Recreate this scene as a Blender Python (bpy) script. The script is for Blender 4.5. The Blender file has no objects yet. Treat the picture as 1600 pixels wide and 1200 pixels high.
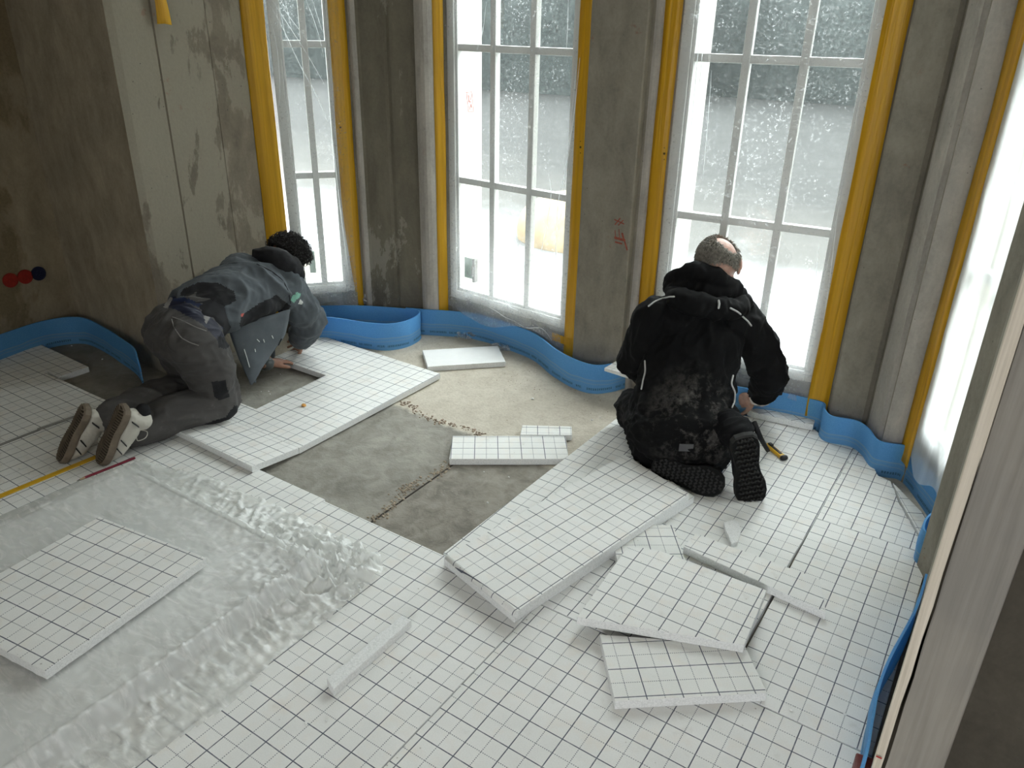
import bpy, bmesh, math, random
import numpy as np
from mathutils import Vector, Matrix, noise
random.seed(7)
S = bpy.context.scene
C = S.collection
PI = math.pi

# ------------------------------------------------------------------ camera
F_PX, PITCH, ROLL, YAW, CAM_H = 1208.6, 0.4356, -0.0202, -0.5801, 1.6646
def _cam_axes():
    cp, sp = math.cos(PITCH), math.sin(PITCH)
    r = np.array([1, 0, 0.]); f = np.array([0, cp, -sp]); d = np.array([0, -sp, -cp])
    cr, sr = math.cos(ROLL), math.sin(ROLL)
    R = np.array([cr*r + sr*d, -sr*r + cr*d, f])
    EB = (math.cos(YAW), math.sin(YAW)); EA = (-math.sin(YAW), math.cos(YAW))
    M = np.array([[EB[0], EB[1], 0], [EA[0], EA[1], 0], [0, 0, 1.]])
    return R, M
RR, MM = _cam_axes()
CX, CD, CF = (MM @ RR[0]), (MM @ RR[1]), (MM @ RR[2])
FH = MM @ np.array([0, 1., 0])
cam_d = bpy.data.cameras.new('camera'); cam = bpy.data.objects.new('camera', cam_d); C.objects.link(cam)
cam_d.sensor_width = 36; cam_d.lens = 36*F_PX/1600; cam_d.clip_start = 0.02
m = Matrix.Identity(4)
for i in range(3):
    m[i][0] = CX[i]; m[i][1] = -CD[i]; m[i][2] = -CF[i]
m[2][3] = CAM_H
cam.matrix_world = m
S.camera = cam

def _ray(u, v):
    c = np.array([(u-800)/F_PX, (v-600)/F_PX, 1.])
    return MM @ (RR.T @ c)
def G(u, v, z=0.):
    """survey point: where the sight line meets the horizontal plane at height z"""
    d = _ray(u, v); t = (z-CAM_H)/d[2]
    return Vector((t*d[0], t*d[1], z))
def J(u, v, D):
    """survey point at horizontal distance D ahead of the tripod"""
    d = _ray(u, v); t = D/float(d @ FH)
    return Vector((t*d[0], t*d[1], CAM_H+t*d[2]))

# ------------------------------------------------------------------ light
S.view_settings.view_transform = 'Standard'; S.view_settings.look = 'None'
S.view_settings.gamma = 1.0; S.view_settings.use_curve_mapping = False
S.view_settings.exposure = 3.56
w = bpy.data.worlds.new('overcast_sky'); S.world = w; w.use_nodes = True
bg = w.node_tree.nodes['Background']; bg.inputs[0].default_value = (0.955, 0.98, 1.0, 1)
# overcast sky: three times as bright overhead as at the horizon
_tc = w.node_tree.nodes.new('ShaderNodeTexCoord'); _sx = w.node_tree.nodes.new('ShaderNodeSeparateXYZ'); _mr = w.node_tree.nodes.new('ShaderNodeMapRange')
_mr.inputs[1].default_value = 0; _mr.inputs[2].default_value = 1; _mr.inputs[3].default_value = 0.55; _mr.inputs[4].default_value = 1.65
w.node_tree.links.new(_tc.outputs['Generated'], _sx.inputs[0]); w.node_tree.links.new(_sx.outputs[2], _mr.inputs[0]); w.node_tree.links.new(_mr.outputs[0], bg.inputs[1])

# ------------------------------------------------------------------ node helpers
class NT:
    def __init__(s, name):
        s.m = bpy.data.materials.new(name); s.m.use_nodes = True
        s.t = s.m.node_tree; s.t.nodes.clear(); s.out = s.t.nodes.new('ShaderNodeOutputMaterial')
    def n(s, typ, **kw):
        nd = s.t.nodes.new('ShaderNode'+typ)
        for k, v in kw.items(): setattr(nd, k, v)
        return nd
    def l(s, a, b): s.t.links.new(a, b)
    def setin(s, nd, i, v):
        if isinstance(v, bpy.types.NodeSocket): s.l(v, nd.inputs[i])
        else: nd.inputs[i].default_value = v
    def math(s, op, a, b=0., c=None, clamp=False):
        nd = s.n('Math', operation=op, use_clamp=clamp)
        s.setin(nd, 0, a); s.setin(nd, 1, b)
        if c is not None: s.setin(nd, 2, c)
        return nd.outputs[0]
    def coord(s, kind='Object'): return s.n('TexCoord').outputs[kind]
    def mapping(s, vec, scale=(1, 1, 1), loc=(0, 0, 0), rot=(0, 0, 0)):
        nd = s.n('Mapping'); s.l(vec, nd.inputs[0]); nd.inputs['Scale'].default_value = scale
        nd.inputs['Location'].default_value = loc; nd.inputs['Rotation'].default_value = rot
        return nd.outputs[0]
    def noise(s, vec, scale, detail=4, rough=.55, dist=0.):
        nd = s.n('TexNoise'); s.l(vec, nd.inputs['Vector']); nd.inputs['Scale'].default_value = scale
        nd.inputs['Detail'].default_value = detail; nd.inputs['Roughness'].default_value = rough
        nd.inputs['Distortion'].default_value = dist
        return nd.outputs[0]
    def voro(s, vec, scale, feature='F1'):
        nd = s.n('TexVoronoi', feature=feature); s.l(vec, nd.inputs['Vector']); nd.inputs['Scale'].default_value = scale
        return nd.outputs[0]
    def ramp(s, fac, stops):
        nd = s.n('ValToRGB'); s.l(fac, nd.inputs[0]); e = nd.color_ramp.elements
        while len(e) < len(stops): e.new(0.5)
        for k, (p, c) in enumerate(stops):
            e[k].position = p; e[k].color = c if len(c) == 4 else (*c, 1)
        return nd.outputs[0]
    def step(s, fac, a, b):
        nd = s.n('MapRange'); s.l(fac, nd.inputs[0]); nd.inputs[1].default_value = a; nd.inputs[2].default_value = b
        return nd.outputs[0]
    def mix(s, fac, a, b, mode='MIX'):
        nd = s.n('Mix', data_type='RGBA', blend_type=mode)
        s.setin(nd, 0, fac)
        for i, v in ((6, a), (7, b)):
            if isinstance(v, tuple) and len(v) == 3: v = (*v, 1)
            s.setin(nd, i, v)
        return nd.outputs[2]
    def bump(s, h, strength=.3, dist=.01):
        nd = s.n('Bump'); s.l(h, nd.inputs['Height']); nd.inputs['Strength'].default_value = strength
        nd.inputs['Distance'].default_value = dist
        return nd.outputs[0]
    def pbr(s, col, rough=.8, normal=None, spec=.3, **kw):
        b = s.n('BsdfPrincipled')
        if isinstance(col, tuple) and len(col) == 3: col = (*col, 1)
        s.setin(b, 'Base Color', col); s.setin(b, 'Roughness', rough)
        b.inputs['Specular IOR Level'].default_value = spec
        if normal is not None: s.l(normal, b.inputs['Normal'])
        for k, v in kw.items(): s.setin(b, k, v)
        return b.outputs[0]
    def done(s, sh): s.l(sh, s.out.inputs[0]); return s.m

def srgb(r, g, b):
    f = lambda c: (c/255/12.92) if c/255 <= .04045 else ((c/255+.055)/1.055)**2.4
    return (f(r), f(g), f(b))

def simple(name, col, rough=.7, var=.12, nscale=20, bump=0., bscale=60, spec=.3, **kw):
    t = NT(name); v = t.coord()
    n = t.noise(v, nscale)
    lo = tuple(c*(1-var) for c in col); hi = tuple(min(1, c*(1+var)) for c in col)
    c = t.ramp(n, [(.3, lo), (.7, hi)])
    nm = t.bump(t.noise(v, bscale, 5), bump, .01) if bump else None
    return t.done(t.pbr(c, rough, nm, spec, **kw))

# ------------------------------------------------------------------ materials
def make_board(name, px, py):
    """fleece-faced foam board: solid lines each 10 cm, dashed lines half way"""
    t = NT(name); v = t.coord(); sp = t.n('SeparateXYZ'); t.l(v, sp.inputs[0]); X, Y = sp.outputs[0], sp.outputs[1]
    wob = t.math('MULTIPLY', t.math('SUBTRACT', t.noise(v, 3, 2), .5), .003)
    x = t.math('ADD', t.math('ADD', X, px), wob); y = t.math('ADD', t.math('ADD', Y, py), wob)
    masks = []
    for a, b in ((x, y), (y, x)):
        p = t.math('PINGPONG', a, .05)
        solid = t.math('LESS_THAN', p, .0016)
        d = t.math('GREATER_THAN', p, .0488)
        dash = t.math('LESS_THAN', t.math('FRACT', t.math('MULTIPLY', b, 165.)), .6)
        masks += [t.math('MULTIPLY', solid, .92), t.math('MULTIPLY', t.math('MULTIPLY', d, dash), .8)]
    mk = masks[0]
    for k in masks[1:]: mk = t.math('MAXIMUM', mk, k)
    fade = t.step(t.noise(v, 40, 3), .2, .5)
    mk = t.math('MULTIPLY', mk, t.math('ADD', t.math('MULTIPLY', fade, .3), .7))
    base = t.ramp(t.noise(v, 6, 5, .6), [(.3, (.77, .775, .75)), (.7, (.86, .86, .835))])
    fib = t.noise(v, 260, 2)
    base = t.mix(.25, base, t.ramp(fib, [(.3, (.7, .7, .68)), (.7, (.9, .9, .88))]))
    base = t.mix(t.math('MULTIPLY', t.step(t.noise(v, 11, 5, .6), .52, .68), .30), base, (.80, .72, .63))
    dirt = t.step(t.noise(v, 9, 6, .7), .60, .74)
    base = t.mix(t.math('MULTIPLY', dirt, .28), base, (.45, .41, .35))
    speck = t.step(t.voro(v, 26), .085, .04)
    speck = t.math('MULTIPLY', speck, t.step(t.noise(v, 5, 2), .5, .6))
    base = t.mix(t.math('MULTIPLY', speck, .75), base, (.33, .3, .27))
    col = t.mix(mk, base, (.058, .068, .105))
    return t.done(t.pbr(col, .75, t.bump(t.noise(v, 90, 4), .12, .004), .25))
_bm = {}
def board_mat(px, py):
    k = (round(px % .1, 3), round(py % .1, 3))
    if k not in _bm: _bm[k] = make_board('fleece_grid_%d' % len(_bm), *k)
    return _bm[k]

def make_eps():
    t = NT('foam_edge'); v = t.coord(); c = t.voro(v, 210)
    col = t.ramp(c, [(0, (.92, .925, .92)), (.8, (.74, .75, .74))])
    return t.done(t.pbr(col, .7, t.bump(c, -.8, .004), .3))
EPS = make_eps()
EPS_PLAIN = simple('foam_white', (.86, .865, .86), .7, .04, 8, .3, 300)

def make_floor():
    t = NT('subfloor_concrete'); v = t.coord(); sp = t.n('SeparateXYZ'); t.l(v, sp.inputs[0])
    n1 = t.noise(v, 2.2, 6, .62, .4); n2 = t.noise(v, 14, 7, .65, .5); n3 = t.noise(v, 90, 4, .6)
    cem = t.ramp(n1, [(.3, (.19, .18, .155)), (.5, (.29, .275, .24)), (.68, (.40, .385, .34))])
    cem = t.mix(.4, cem, t.ramp(n2, [(.35, (.16, .15, .13)), (.62, (.42, .40, .355))]))
    tan = t.ramp(n2, [(.3, (.48, .43, .35)), (.6, (.62, .57, .48))])
    tan = t.mix(.3, tan, t.ramp(n3, [(.3, (.28, .24, .19)), (.6, (.54, .5, .43))]))
    # the sand-coloured screed lies window side of a ragged joint
    yy = t.math('ADD', t.math('ADD', sp.outputs[1], t.math('MULTIPLY', sp.outputs[0], .07)), t.math('MULTIPLY', n2, .08))
    f = t.step(yy, 2.37, 2.40)
    # second slab right of the straight joint is browner
    g = t.step(sp.outputs[0], -1.765, -1.755)
    cem = t.mix(t.math('MULTIPLY', g, .45), cem, t.ramp(n2, [(.3, (.13, .11, .09)), (.6, (.31, .275, .23))]))
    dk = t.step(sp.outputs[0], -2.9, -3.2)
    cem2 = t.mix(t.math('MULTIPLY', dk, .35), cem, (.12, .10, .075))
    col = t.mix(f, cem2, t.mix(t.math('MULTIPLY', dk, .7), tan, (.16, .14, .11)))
    col = t.mix(t.step(n3, .68, .74), col, (.42, .4, .36))
    h = t.math('ADD', t.math('MULTIPLY', n2, .7), t.math('MULTIPLY', n3, .3))
    return t.done(t.pbr(col, .85, t.bump(h, .5, .015), .2))

def make_wall(name, base, stains=(.5,), stain_col=(.2, .2, .2), pit=.5, vstretch=1., band=0., rust=0., s_lo=.55, s_hi=.6, light=None, l_lo=.55, l_hi=.57):
    t = NT(name); v = t.coord(); vs = t.mapping(v, (1, 1, vstretch))
    n1 = t.noise(vs, 1.6, 6, .6, .6); n2 = t.noise(vs, 9, 8, .68, .3); n3 = t.noise(v, 70, 5)
    lo = tuple(c*.70 for c in base); hi = tuple(min(1, c*1.30) for c in base)
    col = t.ramp(n2, [(.3, lo), (.7, hi)])
    s1 = t.step(t.math('ADD', t.math('MULTIPLY', n1, .75), t.math('MULTIPLY', n2, .25)), s_lo, s_hi)
    col = t.mix(t.math('MULTIPLY', s1, stains[0]), col, stain_col)
    if light:
        nl = t.noise(t.mapping(v, (1, 1, .45), (4.2, 1.7, 3.1)), 2.6, 9, .72, .2)
        col = t.mix(t.math('MULTIPLY', t.step(nl, l_lo, l_hi), .7), col, light)
    pits = t.math('MULTIPLY', t.step(t.voro(v, 22), .07, .045), t.step(t.noise(v, 4, 2), .45, .55))
    col = t.mix(t.math('MULTIPLY', pits, pit), col, (.05, .045, .04))
    if rust:
        r = t.math('MULTIPLY', t.step(t.noise(t.mapping(v, (1, 1, 1), (9, 3, 7)), 7, 5, .7), .66, .70), rust)
        col = t.mix(r, col, (.25, .07, .035))
    col = t.mix(.2, col, t.ramp(n3, [(.3, lo), (.7, hi)]))
    h = t.math('SUBTRACT', t.math('ADD', t.math('MULTIPLY', n2, .6), t.math('MULTIPLY', n3, .25)), pits)
    return t.done(t.pbr(col, .85, t.bump(h, .35, .012), .2))

CONC = make_wall('concrete_raw', (.27, .245, .20), (.4,), (.17, .155, .125), .8, .5, rust=.5)
CONC_DK = make_wall('concrete_scraped', (.17, .152, .115), (.5,), (.115, .102, .076), .4, .35, light=(.34, .32, .275), l_lo=.53, l_hi=.55)
PANEL = make_wall('concrete_panel', (.20, .17, .13), (.85,), (.30, .272, .215), .9, .45, rust=.35, s_lo=.5, s_hi=.515)
PLASTER = make_wall('plaster_stained', (.34, .285, .20), (.85,), (.15, .11, .055), .25, .5, s_lo=.47, s_hi=.515)
PLASTER_C = make_wall('plaster_smooth', (.36, .31, .235), (.7,), (.21, .18, .12), .2, .5, s_lo=.55, s_hi=.62)
PLASTER_LIT = make_wall('plaster_lit', (.42, .39, .35), (.3,), (.27, .25, .21), .8, .4, rust=.1)  # window light on the jamb bands put into a paler plaster tone
SILL = make_wall('sill_render', (.5, .49, .45), (.3,), (.35, .34, .3), .3, 1.)
CEIL = make_wall('ceiling_plaster', (.74, .70, .62), (.2,), (.62, .58, .5), .1, 1.)
SHADEW = make_wall('plaster_shaded', (.085, .075, .058), (.5,), (.13, .115, .09), .2, .7)  # shadow of the next room put into the plaster colour
WARMW = make_wall('plaster_warm', (.70, .65, .56), (.2,), (.6, .55, .47), .1, 1.)
CASING = None
def make_casing():
    t = NT('casing_wood'); v = t.coord(); n = t.noise(t.mapping(v, (60, 60, 1.6)), 1., 5, .6, .3)
    sm = t.noise(v, 3, 4)
    col = t.ramp(n, [(.3, (.26, .235, .20)), (.7, (.38, .35, .30))])
    col = t.mix(t.step(sm, .35, .7), col, t.ramp(n, [(.3, (.21, .195, .175)), (.7, (.30, .28, .25))]))
    return t.done(t.pbr(col, .75, t.bump(n, .25, .01), .25))
CASING = make_casing()
def make_trimwood():
    t = NT('trim_pale_wood'); v = t.coord(); n = t.noise(t.mapping(v, (120, 120, 2.5)), 1., 5, .6, .3)
    return t.done(t.pbr(t.ramp(n, [(.3, (.58, .51, .41)), (.7, (.80, .72, .61))]), .6, t.bump(n, .2, .01), .25))
TRIMW = make_trimwood()

def make_blue():
    t = NT('blue_edge_foam'); uv = t.n('UVMap').outputs[0]; sp = t.n('SeparateXYZ'); t.l(uv, sp.inputs[0]); U, V = sp.outputs[0], sp.outputs[1]
    v = t.coord(); wv = t.math('ADD', V, t.math('MULTIPLY', t.math('SUBTRACT', t.noise(v, 5, 2), .5), .03))
    cell = t.noise(v, 300, 3)
    col = t.ramp(cell, [(.3, (.14, .45, .84)), (.7, (.23, .58, .95))])
    low = t.math('MULTIPLY', t.step(wv, .078, .066), .45)
    col = t.mix(low, col, (.26, .53, .80))
    b1 = t.math('LESS_THAN', t.math('ABSOLUTE', t.math('SUBTRACT', wv, .071)), .0028)
    b2 = t.math('LESS_THAN', t.math('ABSOLUTE', t.math('SUBTRACT', wv, .052)), .0018)
    col = t.mix(t.math('MULTIPLY', t.math('MAXIMUM', b1, b2), .5), col, (.45, .62, .76))
    # faint printed line of small blurred characters near the lower edge
    band = t.math('LESS_THAN', t.math('ABSOLUTE', t.math('SUBTRACT', V, .024)), .0062)
    ch = t.math('LESS_THAN', t.math('FRACT', t.math('MULTIPLY', U, 95.)), .68)
    wd = t.math('GREATER_THAN', t.noise(t.mapping(uv, (18, .01, 1)), 1., 1), .44)
    br = t.math('GREATER_THAN', t.noise(t.mapping(uv, (260, 420, 1)), 1., 1), .45)
    tx = t.math('MULTIPLY', t.math('MULTIPLY', band, ch), t.math('MULTIPLY', wd, br))
    col = t.mix(t.math('MULTIPLY', tx, .75), col, (.02, .06, .16))
    b = t.pbr(col, .55, t.bump(cell, .15, .002), .35)
    tr = t.n('BsdfTranslucent'); t.l(col, tr.inputs[0])
    mx = t.n('MixShader'); mx.inputs[0].default_value = .42; t.l(b, mx.inputs[1]); t.l(tr.outputs[0], mx.inputs[2])
    return t.done(mx.outputs[0])
BLUE = make_blue()

def make_film(name, opac=.4, fold=.4, streak=(7, 7, .6), gl=.12, col=(.93, .95, .96), drops=0., foot_haze=0.):
    t = NT(name); v = t.coord(); n = t.noise(t.mapping(v, streak), 3., 5, .6, .8)
    f = t.math('ADD', opac, t.math('MULTIPLY', t.step(n, .5, .8), fold), clamp=True)
    if drops:
        pt = t.math('ADD', .18, t.math('MULTIPLY', t.step(t.noise(v, 5, 6, .75), .44, .66), .82))
        dn = t.math('MULTIPLY', t.step(t.noise(v, 75, 5, .8), .54, .63), pt)
        dn = t.math('ADD', dn, t.math('MULTIPLY', t.step(t.noise(t.mapping(v, (2, 2, 60)), 1.5, 4, .7), .56, .75), .10))
        f = t.math('ADD', f, t.math('MULTIPLY', dn, drops), clamp=True)
    if foot_haze:                                   # bright fade of the lower panes, put in as condensation haze
        sz = t.n('SeparateXYZ'); t.l(v, sz.inputs[0])
        fg = t.math('POWER', t.step(t.math('ADD', sz.outputs[2], t.math('MULTIPLY', t.noise(v, 4, 5, .7), .35)), 1.15, .25), 1.6)
        f = t.math('ADD', f, t.math('MULTIPLY', fg, foot_haze), clamp=True)
    tr = t.n('BsdfTransparent'); tr.inputs[0].default_value = (.97, .98, .98, 1)
    tl = t.n('BsdfTranslucent'); tl.inputs[0].default_value = (*col, 1)
    df = t.n('BsdfDiffuse'); df.inputs[0].default_value = (*col, 1)
    g = t.n('BsdfGlossy'); g.inputs[0].default_value = (.95, .95, .95, 1); g.inputs['Roughness'].default_value = .22
    bn = t.bump(t.noise(t.mapping(v, (1, 1.6, 1)), 22, 7, .72, 1.2), .4, .012)
    t.l(bn, g.inputs['Normal'])
    a = t.n('MixShader'); a.inputs[0].default_value = .4; t.l(tl.outputs[0], a.inputs[1]); t.l(df.outputs[0], a.inputs[2])
    b = t.n('MixShader'); t.l(f, b.inputs[0]); t.l(tr.outputs[0], b.inputs[1]); t.l(a.outputs[0], b.inputs[2])
    c = t.n('MixShader'); c.inputs[0].default_value = gl; t.l(b.outputs[0], c.inputs[1]); t.l(g.outputs[0], c.inputs[2])
    return t.done(c.outputs[0])
FILM = make_film('window_film', .014, .035, (3, 3, .5), .02, drops=.5, foot_haze=.30)
FILM4 = make_film('window_film_thick', .55, .30, (3, 3, .5), .03)
FILM_PK = make_film('packing_film', .50, .45, (3, 9, 3), .15, col=(.95, .95, .93))
FILM_SC = make_film('scrap_film', .38, .6, (30, 30, 30), .25)
FILM_CR = make_film('film_crease', .85, .1, (5, 5, 5), .1)

def make_glass():
    t = NT('window_glass'); tr = t.n('BsdfTransparent'); tr.inputs[0].default_value = (.93, .96, .95, 1)
    g = t.n('BsdfGlossy'); g.inputs['Roughness'].default_value = .03; mx = t.n('MixShader'); mx.inputs[0].default_value = .06
    t.l(tr.outputs[0], mx.inputs[1]); t.l(g.outputs[0], mx.inputs[2]); return t.done(mx.outputs[0])
GLASS = make_glass()
FRAME = simple('window_white_paint', (.64, .64, .62), .4, .03, 6, spec=.5)
def make_tape():
    t = NT('yellow_tape'); v = t.coord(); n = t.noise(t.mapping(v, (60, 60, 1.)), 1., 4, .6, .5)
    col = t.ramp(n, [(.3, (.62, .33, .008)), (.7, (.86, .50, .02))])
    sh = t.pbr(col, .38, t.bump(n, .5, .01), .5)
    tr = t.n('BsdfTranslucent'); tr.inputs[0].default_value = (.9, .55, .03, 1)
    mx = t.n('MixShader'); mx.inputs[0].default_value = .25; t.l(sh, mx.inputs[1]); t.l(tr.outputs[0], mx.inputs[2])
    return t.done(mx.outputs[0])
TAPE = make_tape()

# ------------------------------------------------------------------ mesh helpers
def mesh_obj(name, verts, faces, mats, parent=None, smooth=False, mi=None, uvs=None):
    me = bpy.data.meshes.new(name); me.from_pydata([tuple(v) for v in verts], [], faces); me.update()
    for mm in (mats if isinstance(mats, (list, tuple)) else [mats]): me.materials.append(mm)
    if mi: me.polygons.foreach_set('material_index', mi)
    if smooth: me.polygons.foreach_set('use_smooth', [True]*len(me.polygons))
    if uvs:
        ul = me.uv_layers.new(name='UVMap')
        for lp in me.loops: ul.data[lp.index].uv = uvs[lp.vertex_index]
    o = bpy.data.objects.new(name, me); C.objects.link(o)
    if parent: o.parent = parent
    return o
def tag(o, label, cat, group=None, kind=None):
    o['label'] = label; o['category'] = cat
    if group: o['group'] = group
    if kind: o['kind'] = kind
    return o
def empty(name, loc=(0, 0, 0), rz=0.):
    o = bpy.data.objects.new(name, None); C.objects.link(o); o.location = loc; o.rotation_euler = (0, 0, rz)
    o.empty_display_size = .05
    return o
def struct(o): o['kind'] = 'structure'; return o
def wlocal(parent, p):
    """world point into the frame of an unparented, z-rotated empty"""
    return Matrix.LocRotScale(parent.location, parent.rotation_euler, None).inverted() @ Vector(p)

def prism(name, poly, z0, z1, mats, parent=None, side_mi=None, cap=(0, 0), bevel=0.):
    n = len(poly)
    a = sum(poly[i][0]*poly[(i+1) % n][1]-poly[(i+1) % n][0]*poly[i][1] for i in range(n))
    idx = list(range(n))
    if a < 0:
        poly = poly[::-1]
        if side_mi: side_mi = [side_mi[(n-2-i) % n] for i in range(n)]
    vs = [(p[0], p[1], z0) for p in poly]+[(p[0], p[1], z1) for p in poly]
    fs = [tuple(range(n))[::-1], tuple(range(n, 2*n))]+[(i, (i+1) % n, n+(i+1) % n, n+i) for i in range(n)]
    mi = [cap[0], cap[1]]+(side_mi if side_mi else [0]*n)
    o = mesh_obj(name, vs, fs, mats, parent, mi=mi)
    if bevel:
        b = o.modifiers.new('bevel', 'BEVEL'); b.width = bevel; b.segments = 2; b.limit_method = 'ANGLE'
    return o
def box_vf(x0, x1, y0, y1, z0, z1, M=None):
    v = [Vector((x, y, z)) for z in (z0, z1) for y in (y0, y1) for x in (x0, x1)]
    if M is not None: v = [M @ p for p in v]
    f = [(0, 2, 3, 1), (4, 5, 7, 6), (0, 1, 5, 4), (2, 6, 7, 3), (0, 4, 6, 2), (1, 3, 7, 5)]
    return v, f
class MB:
    def __init__(s): s.v = []; s.f = []; s.mi = []
    def add(s, vf, mi=0):
        k = len(s.v); s.v += [tuple(p) for p in vf[0]]; s.f += [tuple(i+k for i in f) for f in vf[1]]; s.mi += [mi]*len(vf[1]); return s
    def box(s, *a, M=None, mi=0): return s.add(box_vf(*a, M=M), mi)
    def build(s, name, mats, parent=None, smooth=False, bevel=0.):
        o = mesh_obj(name, s.v, s.f, mats, parent, smooth, s.mi)
        if bevel:
            b = o.modifiers.new('bevel', 'BEVEL'); b.width = bevel; b.segments = 2; b.limit_method = 'ANGLE'
        return o
def tube_vf(pts, radii, side=None, n=14, cap=True):
    """swept tube; radii float or (ra along side, rb across); rounded ends"""
    P = [Vector(p) for p in pts]
    R = [(r, r) if not isinstance(r, (tuple, list)) else r for r in radii]
    if cap:
        t0 = (P[0]-P[1]).normalized(); t1 = (P[-1]-P[-2]).normalized()
        def ends(p, t, r):
            m_ = min(r); out = []
            for a in (.38, .72, .94):
                out.append((p+t*m_*math.sin(a*PI/2), tuple(q*max(.06, math.cos(a*PI/2)) for q in r)))
            return out
        e0 = ends(P[0], t0, R[0])[::-1]; e1 = ends(P[-1], t1, R[-1])
        PP = [e[0] for e in e0]+P+[e[0] for e in e1]; RRr = [e[1] for e in e0]+R+[e[1] for e in e1]
    else: PP, RRr = P, R
    vs, fs = [], []
    s = Vector(side) if side is not None else None
    prev = None
    for i, p in enumerate(PP):
        t = (PP[min(i+1, len(PP)-1)]-PP[max(i-1, 0)])
        t = t.normalized() if t.length > 1e-9 else Vector((0, 0, 1))
        ref = s if s is not None else (prev if prev is not None else (Vector((0, 0, 1)) if abs(t.z) < .9 else Vector((1, 0, 0))))
        a = ref - t*ref.dot(t)
        if a.length < 1e-4: a = t.orthogonal()
        a.normalize(); b = t.cross(a); prev = a
        ra, rb = RRr[i]
        for k in range(n):
            th = 2*PI*k/n
            vs.append(p+a*ra*math.cos(th)+b*rb*math.sin(th))
    m_ = len(PP)
    for i in range(m_-1):
        for k in range(n):
            fs.append((i*n+k, i*n+(k+1) % n, (i+1)*n+(k+1) % n, (i+1)*n+k))
    fs.append(tuple(range(n))[::-1]); fs.append(tuple((m_-1)*n+k for k in range(n)))
    return vs, fs
def ell_vf(c, r, M=None, nu=20, nv=12):
    vs, fs = [], []
    for j in range(1, nv):
        ph = PI*j/nv
        for i in range(nu):
            th = 2*PI*i/nu
            vs.append(Vector((r[0]*math.sin(ph)*math.cos(th), r[1]*math.sin(ph)*math.sin(th), r[2]*math.cos(ph))))
    top = len(vs); vs.append(Vector((0, 0, r[2]))); bot = len(vs); vs.append(Vector((0, 0, -r[2])))
    for j in range(nv-2):
        for i in range(nu): fs.append((j*nu+i, (j+1)*nu+i, (j+1)*nu+(i+1) % nu, j*nu+(i+1) % nu))
    for i in range(nu):
        fs.append((top, i, (i+1) % nu)); fs.append((bot, (nv-2)*nu+(i+1) % nu, (nv-2)*nu+i))
    R = M if M is not None else Matrix.Identity(3)
    return [R @ v + Vector(c) for v in vs], fs
def catmull(pts, k=6):
    P = [Vector(p) for p in pts]; out = []
    for i in range(len(P)-1):
        a, b, c, d = P[max(i-1, 0)], P[i], P[i+1], P[min(i+2, len(P)-1)]
        for j in range(k):
            t = j/k
            out.append(.5*((2*b)+(c-a)*t+(2*a-5*b+4*c-d)*t*t+(3*b-a-3*c+d)*t**3))
    out.append(P[-1]); return out

def portal(name, c, sx, sz, yaw):
    L_ = bpy.data.lights.new(name, 'AREA'); L_.shape = 'RECTANGLE'; L_.size = sx; L_.size_y = sz; L_.cycles.is_portal = True
    o = bpy.data.objects.new(name, L_); C.objects.link(o); o.location = c
    o.rotation_euler = Matrix(((math.cos(yaw), 0, -math.sin(yaw)), (math.sin(yaw), 0, math.cos(yaw)), (0, 1, 0))).to_euler() if False else (Matrix.Rotation(yaw, 3, 'Z') @ Matrix.Rotation(math.radians(-90), 3, 'X')).to_euler()
# sky portals in the openings; a lamp shines along -z, here turned to the room (-y before yaw)
portal('sky_portal', (-2.28, 3.80, 1.4), 1.0, 2.6, 0)
portal('sky_portal', (-1.0, 3.82, 1.4), 1.0, 2.6, 0)
portal('sky_portal', (-3.55, 3.25, 1.4), .6, 2.6, math.radians(50))
portal('sky_portal', (.25, 3.15, 1.4), .8, 2.6, math.radians(-62))
portal('sky_portal', (.58, -2.25, 1.45), 1.7, 1.7, PI)

# ------------------------------------------------------------------ floor, ceiling and walls
ZB = -.03                                      # bare subfloor; the laid boards reach up to 0
fl = mesh_obj('floor', [(-4.9, -3, ZB), (1.9, -3, ZB), (1.9, 4.2, ZB), (-4.9, 4.2, ZB), (-4.9, -3, -.2), (1.9, -3, -.2), (1.9, 4.2, -.2), (-4.9, 4.2, -.2)],
              [(0, 1, 2, 3), (7, 6, 5, 4), (0, 4, 5, 1), (1, 5, 6, 2), (2, 6, 7, 3), (3, 7, 4, 0)], make_floor()); struct(fl)
ZT = 3.1
struct(prism('ceiling', [(-5, -3.1), (2, -3.1), (2, 2.9), (.45, 2.9), (.1, 3.6), (-1, 3.9), (-3.3, 3.9), (-4, 3.2), (-5, 2.6)], ZT, ZT+.2, CEIL))
LOW = -.19
struct(prism('wall_left', [(-4.43, -3.1), (-4.43, 2.14), (-4.75, 2.5), (-4.75, -3.1)], LOW, ZT, PLASTER))
# wide unseen opening behind the camera, added and sized for fill daylight
OX0, OX1, OY = -.25, 1.40, -1.9
mb = MB(); mb.box(-4.75, OX0, OY-.3, OY, LOW, ZT); mb.box(OX1, 1.9, OY-.3, OY, LOW, ZT); mb.box(OX0, OX1, OY-.3, OY, LOW, .60); mb.box(OX0, OX1, OY-.3, OY, 2.3, ZT)
struct(mb.build('wall_back', WARMW))
struct(prism('wall_corner', [(-4.43, 2.14), (-3.49, 2.085), (-3.55, 2.5), (-4.75, 2.5)], LOW, ZT, PLASTER_C))
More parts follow.
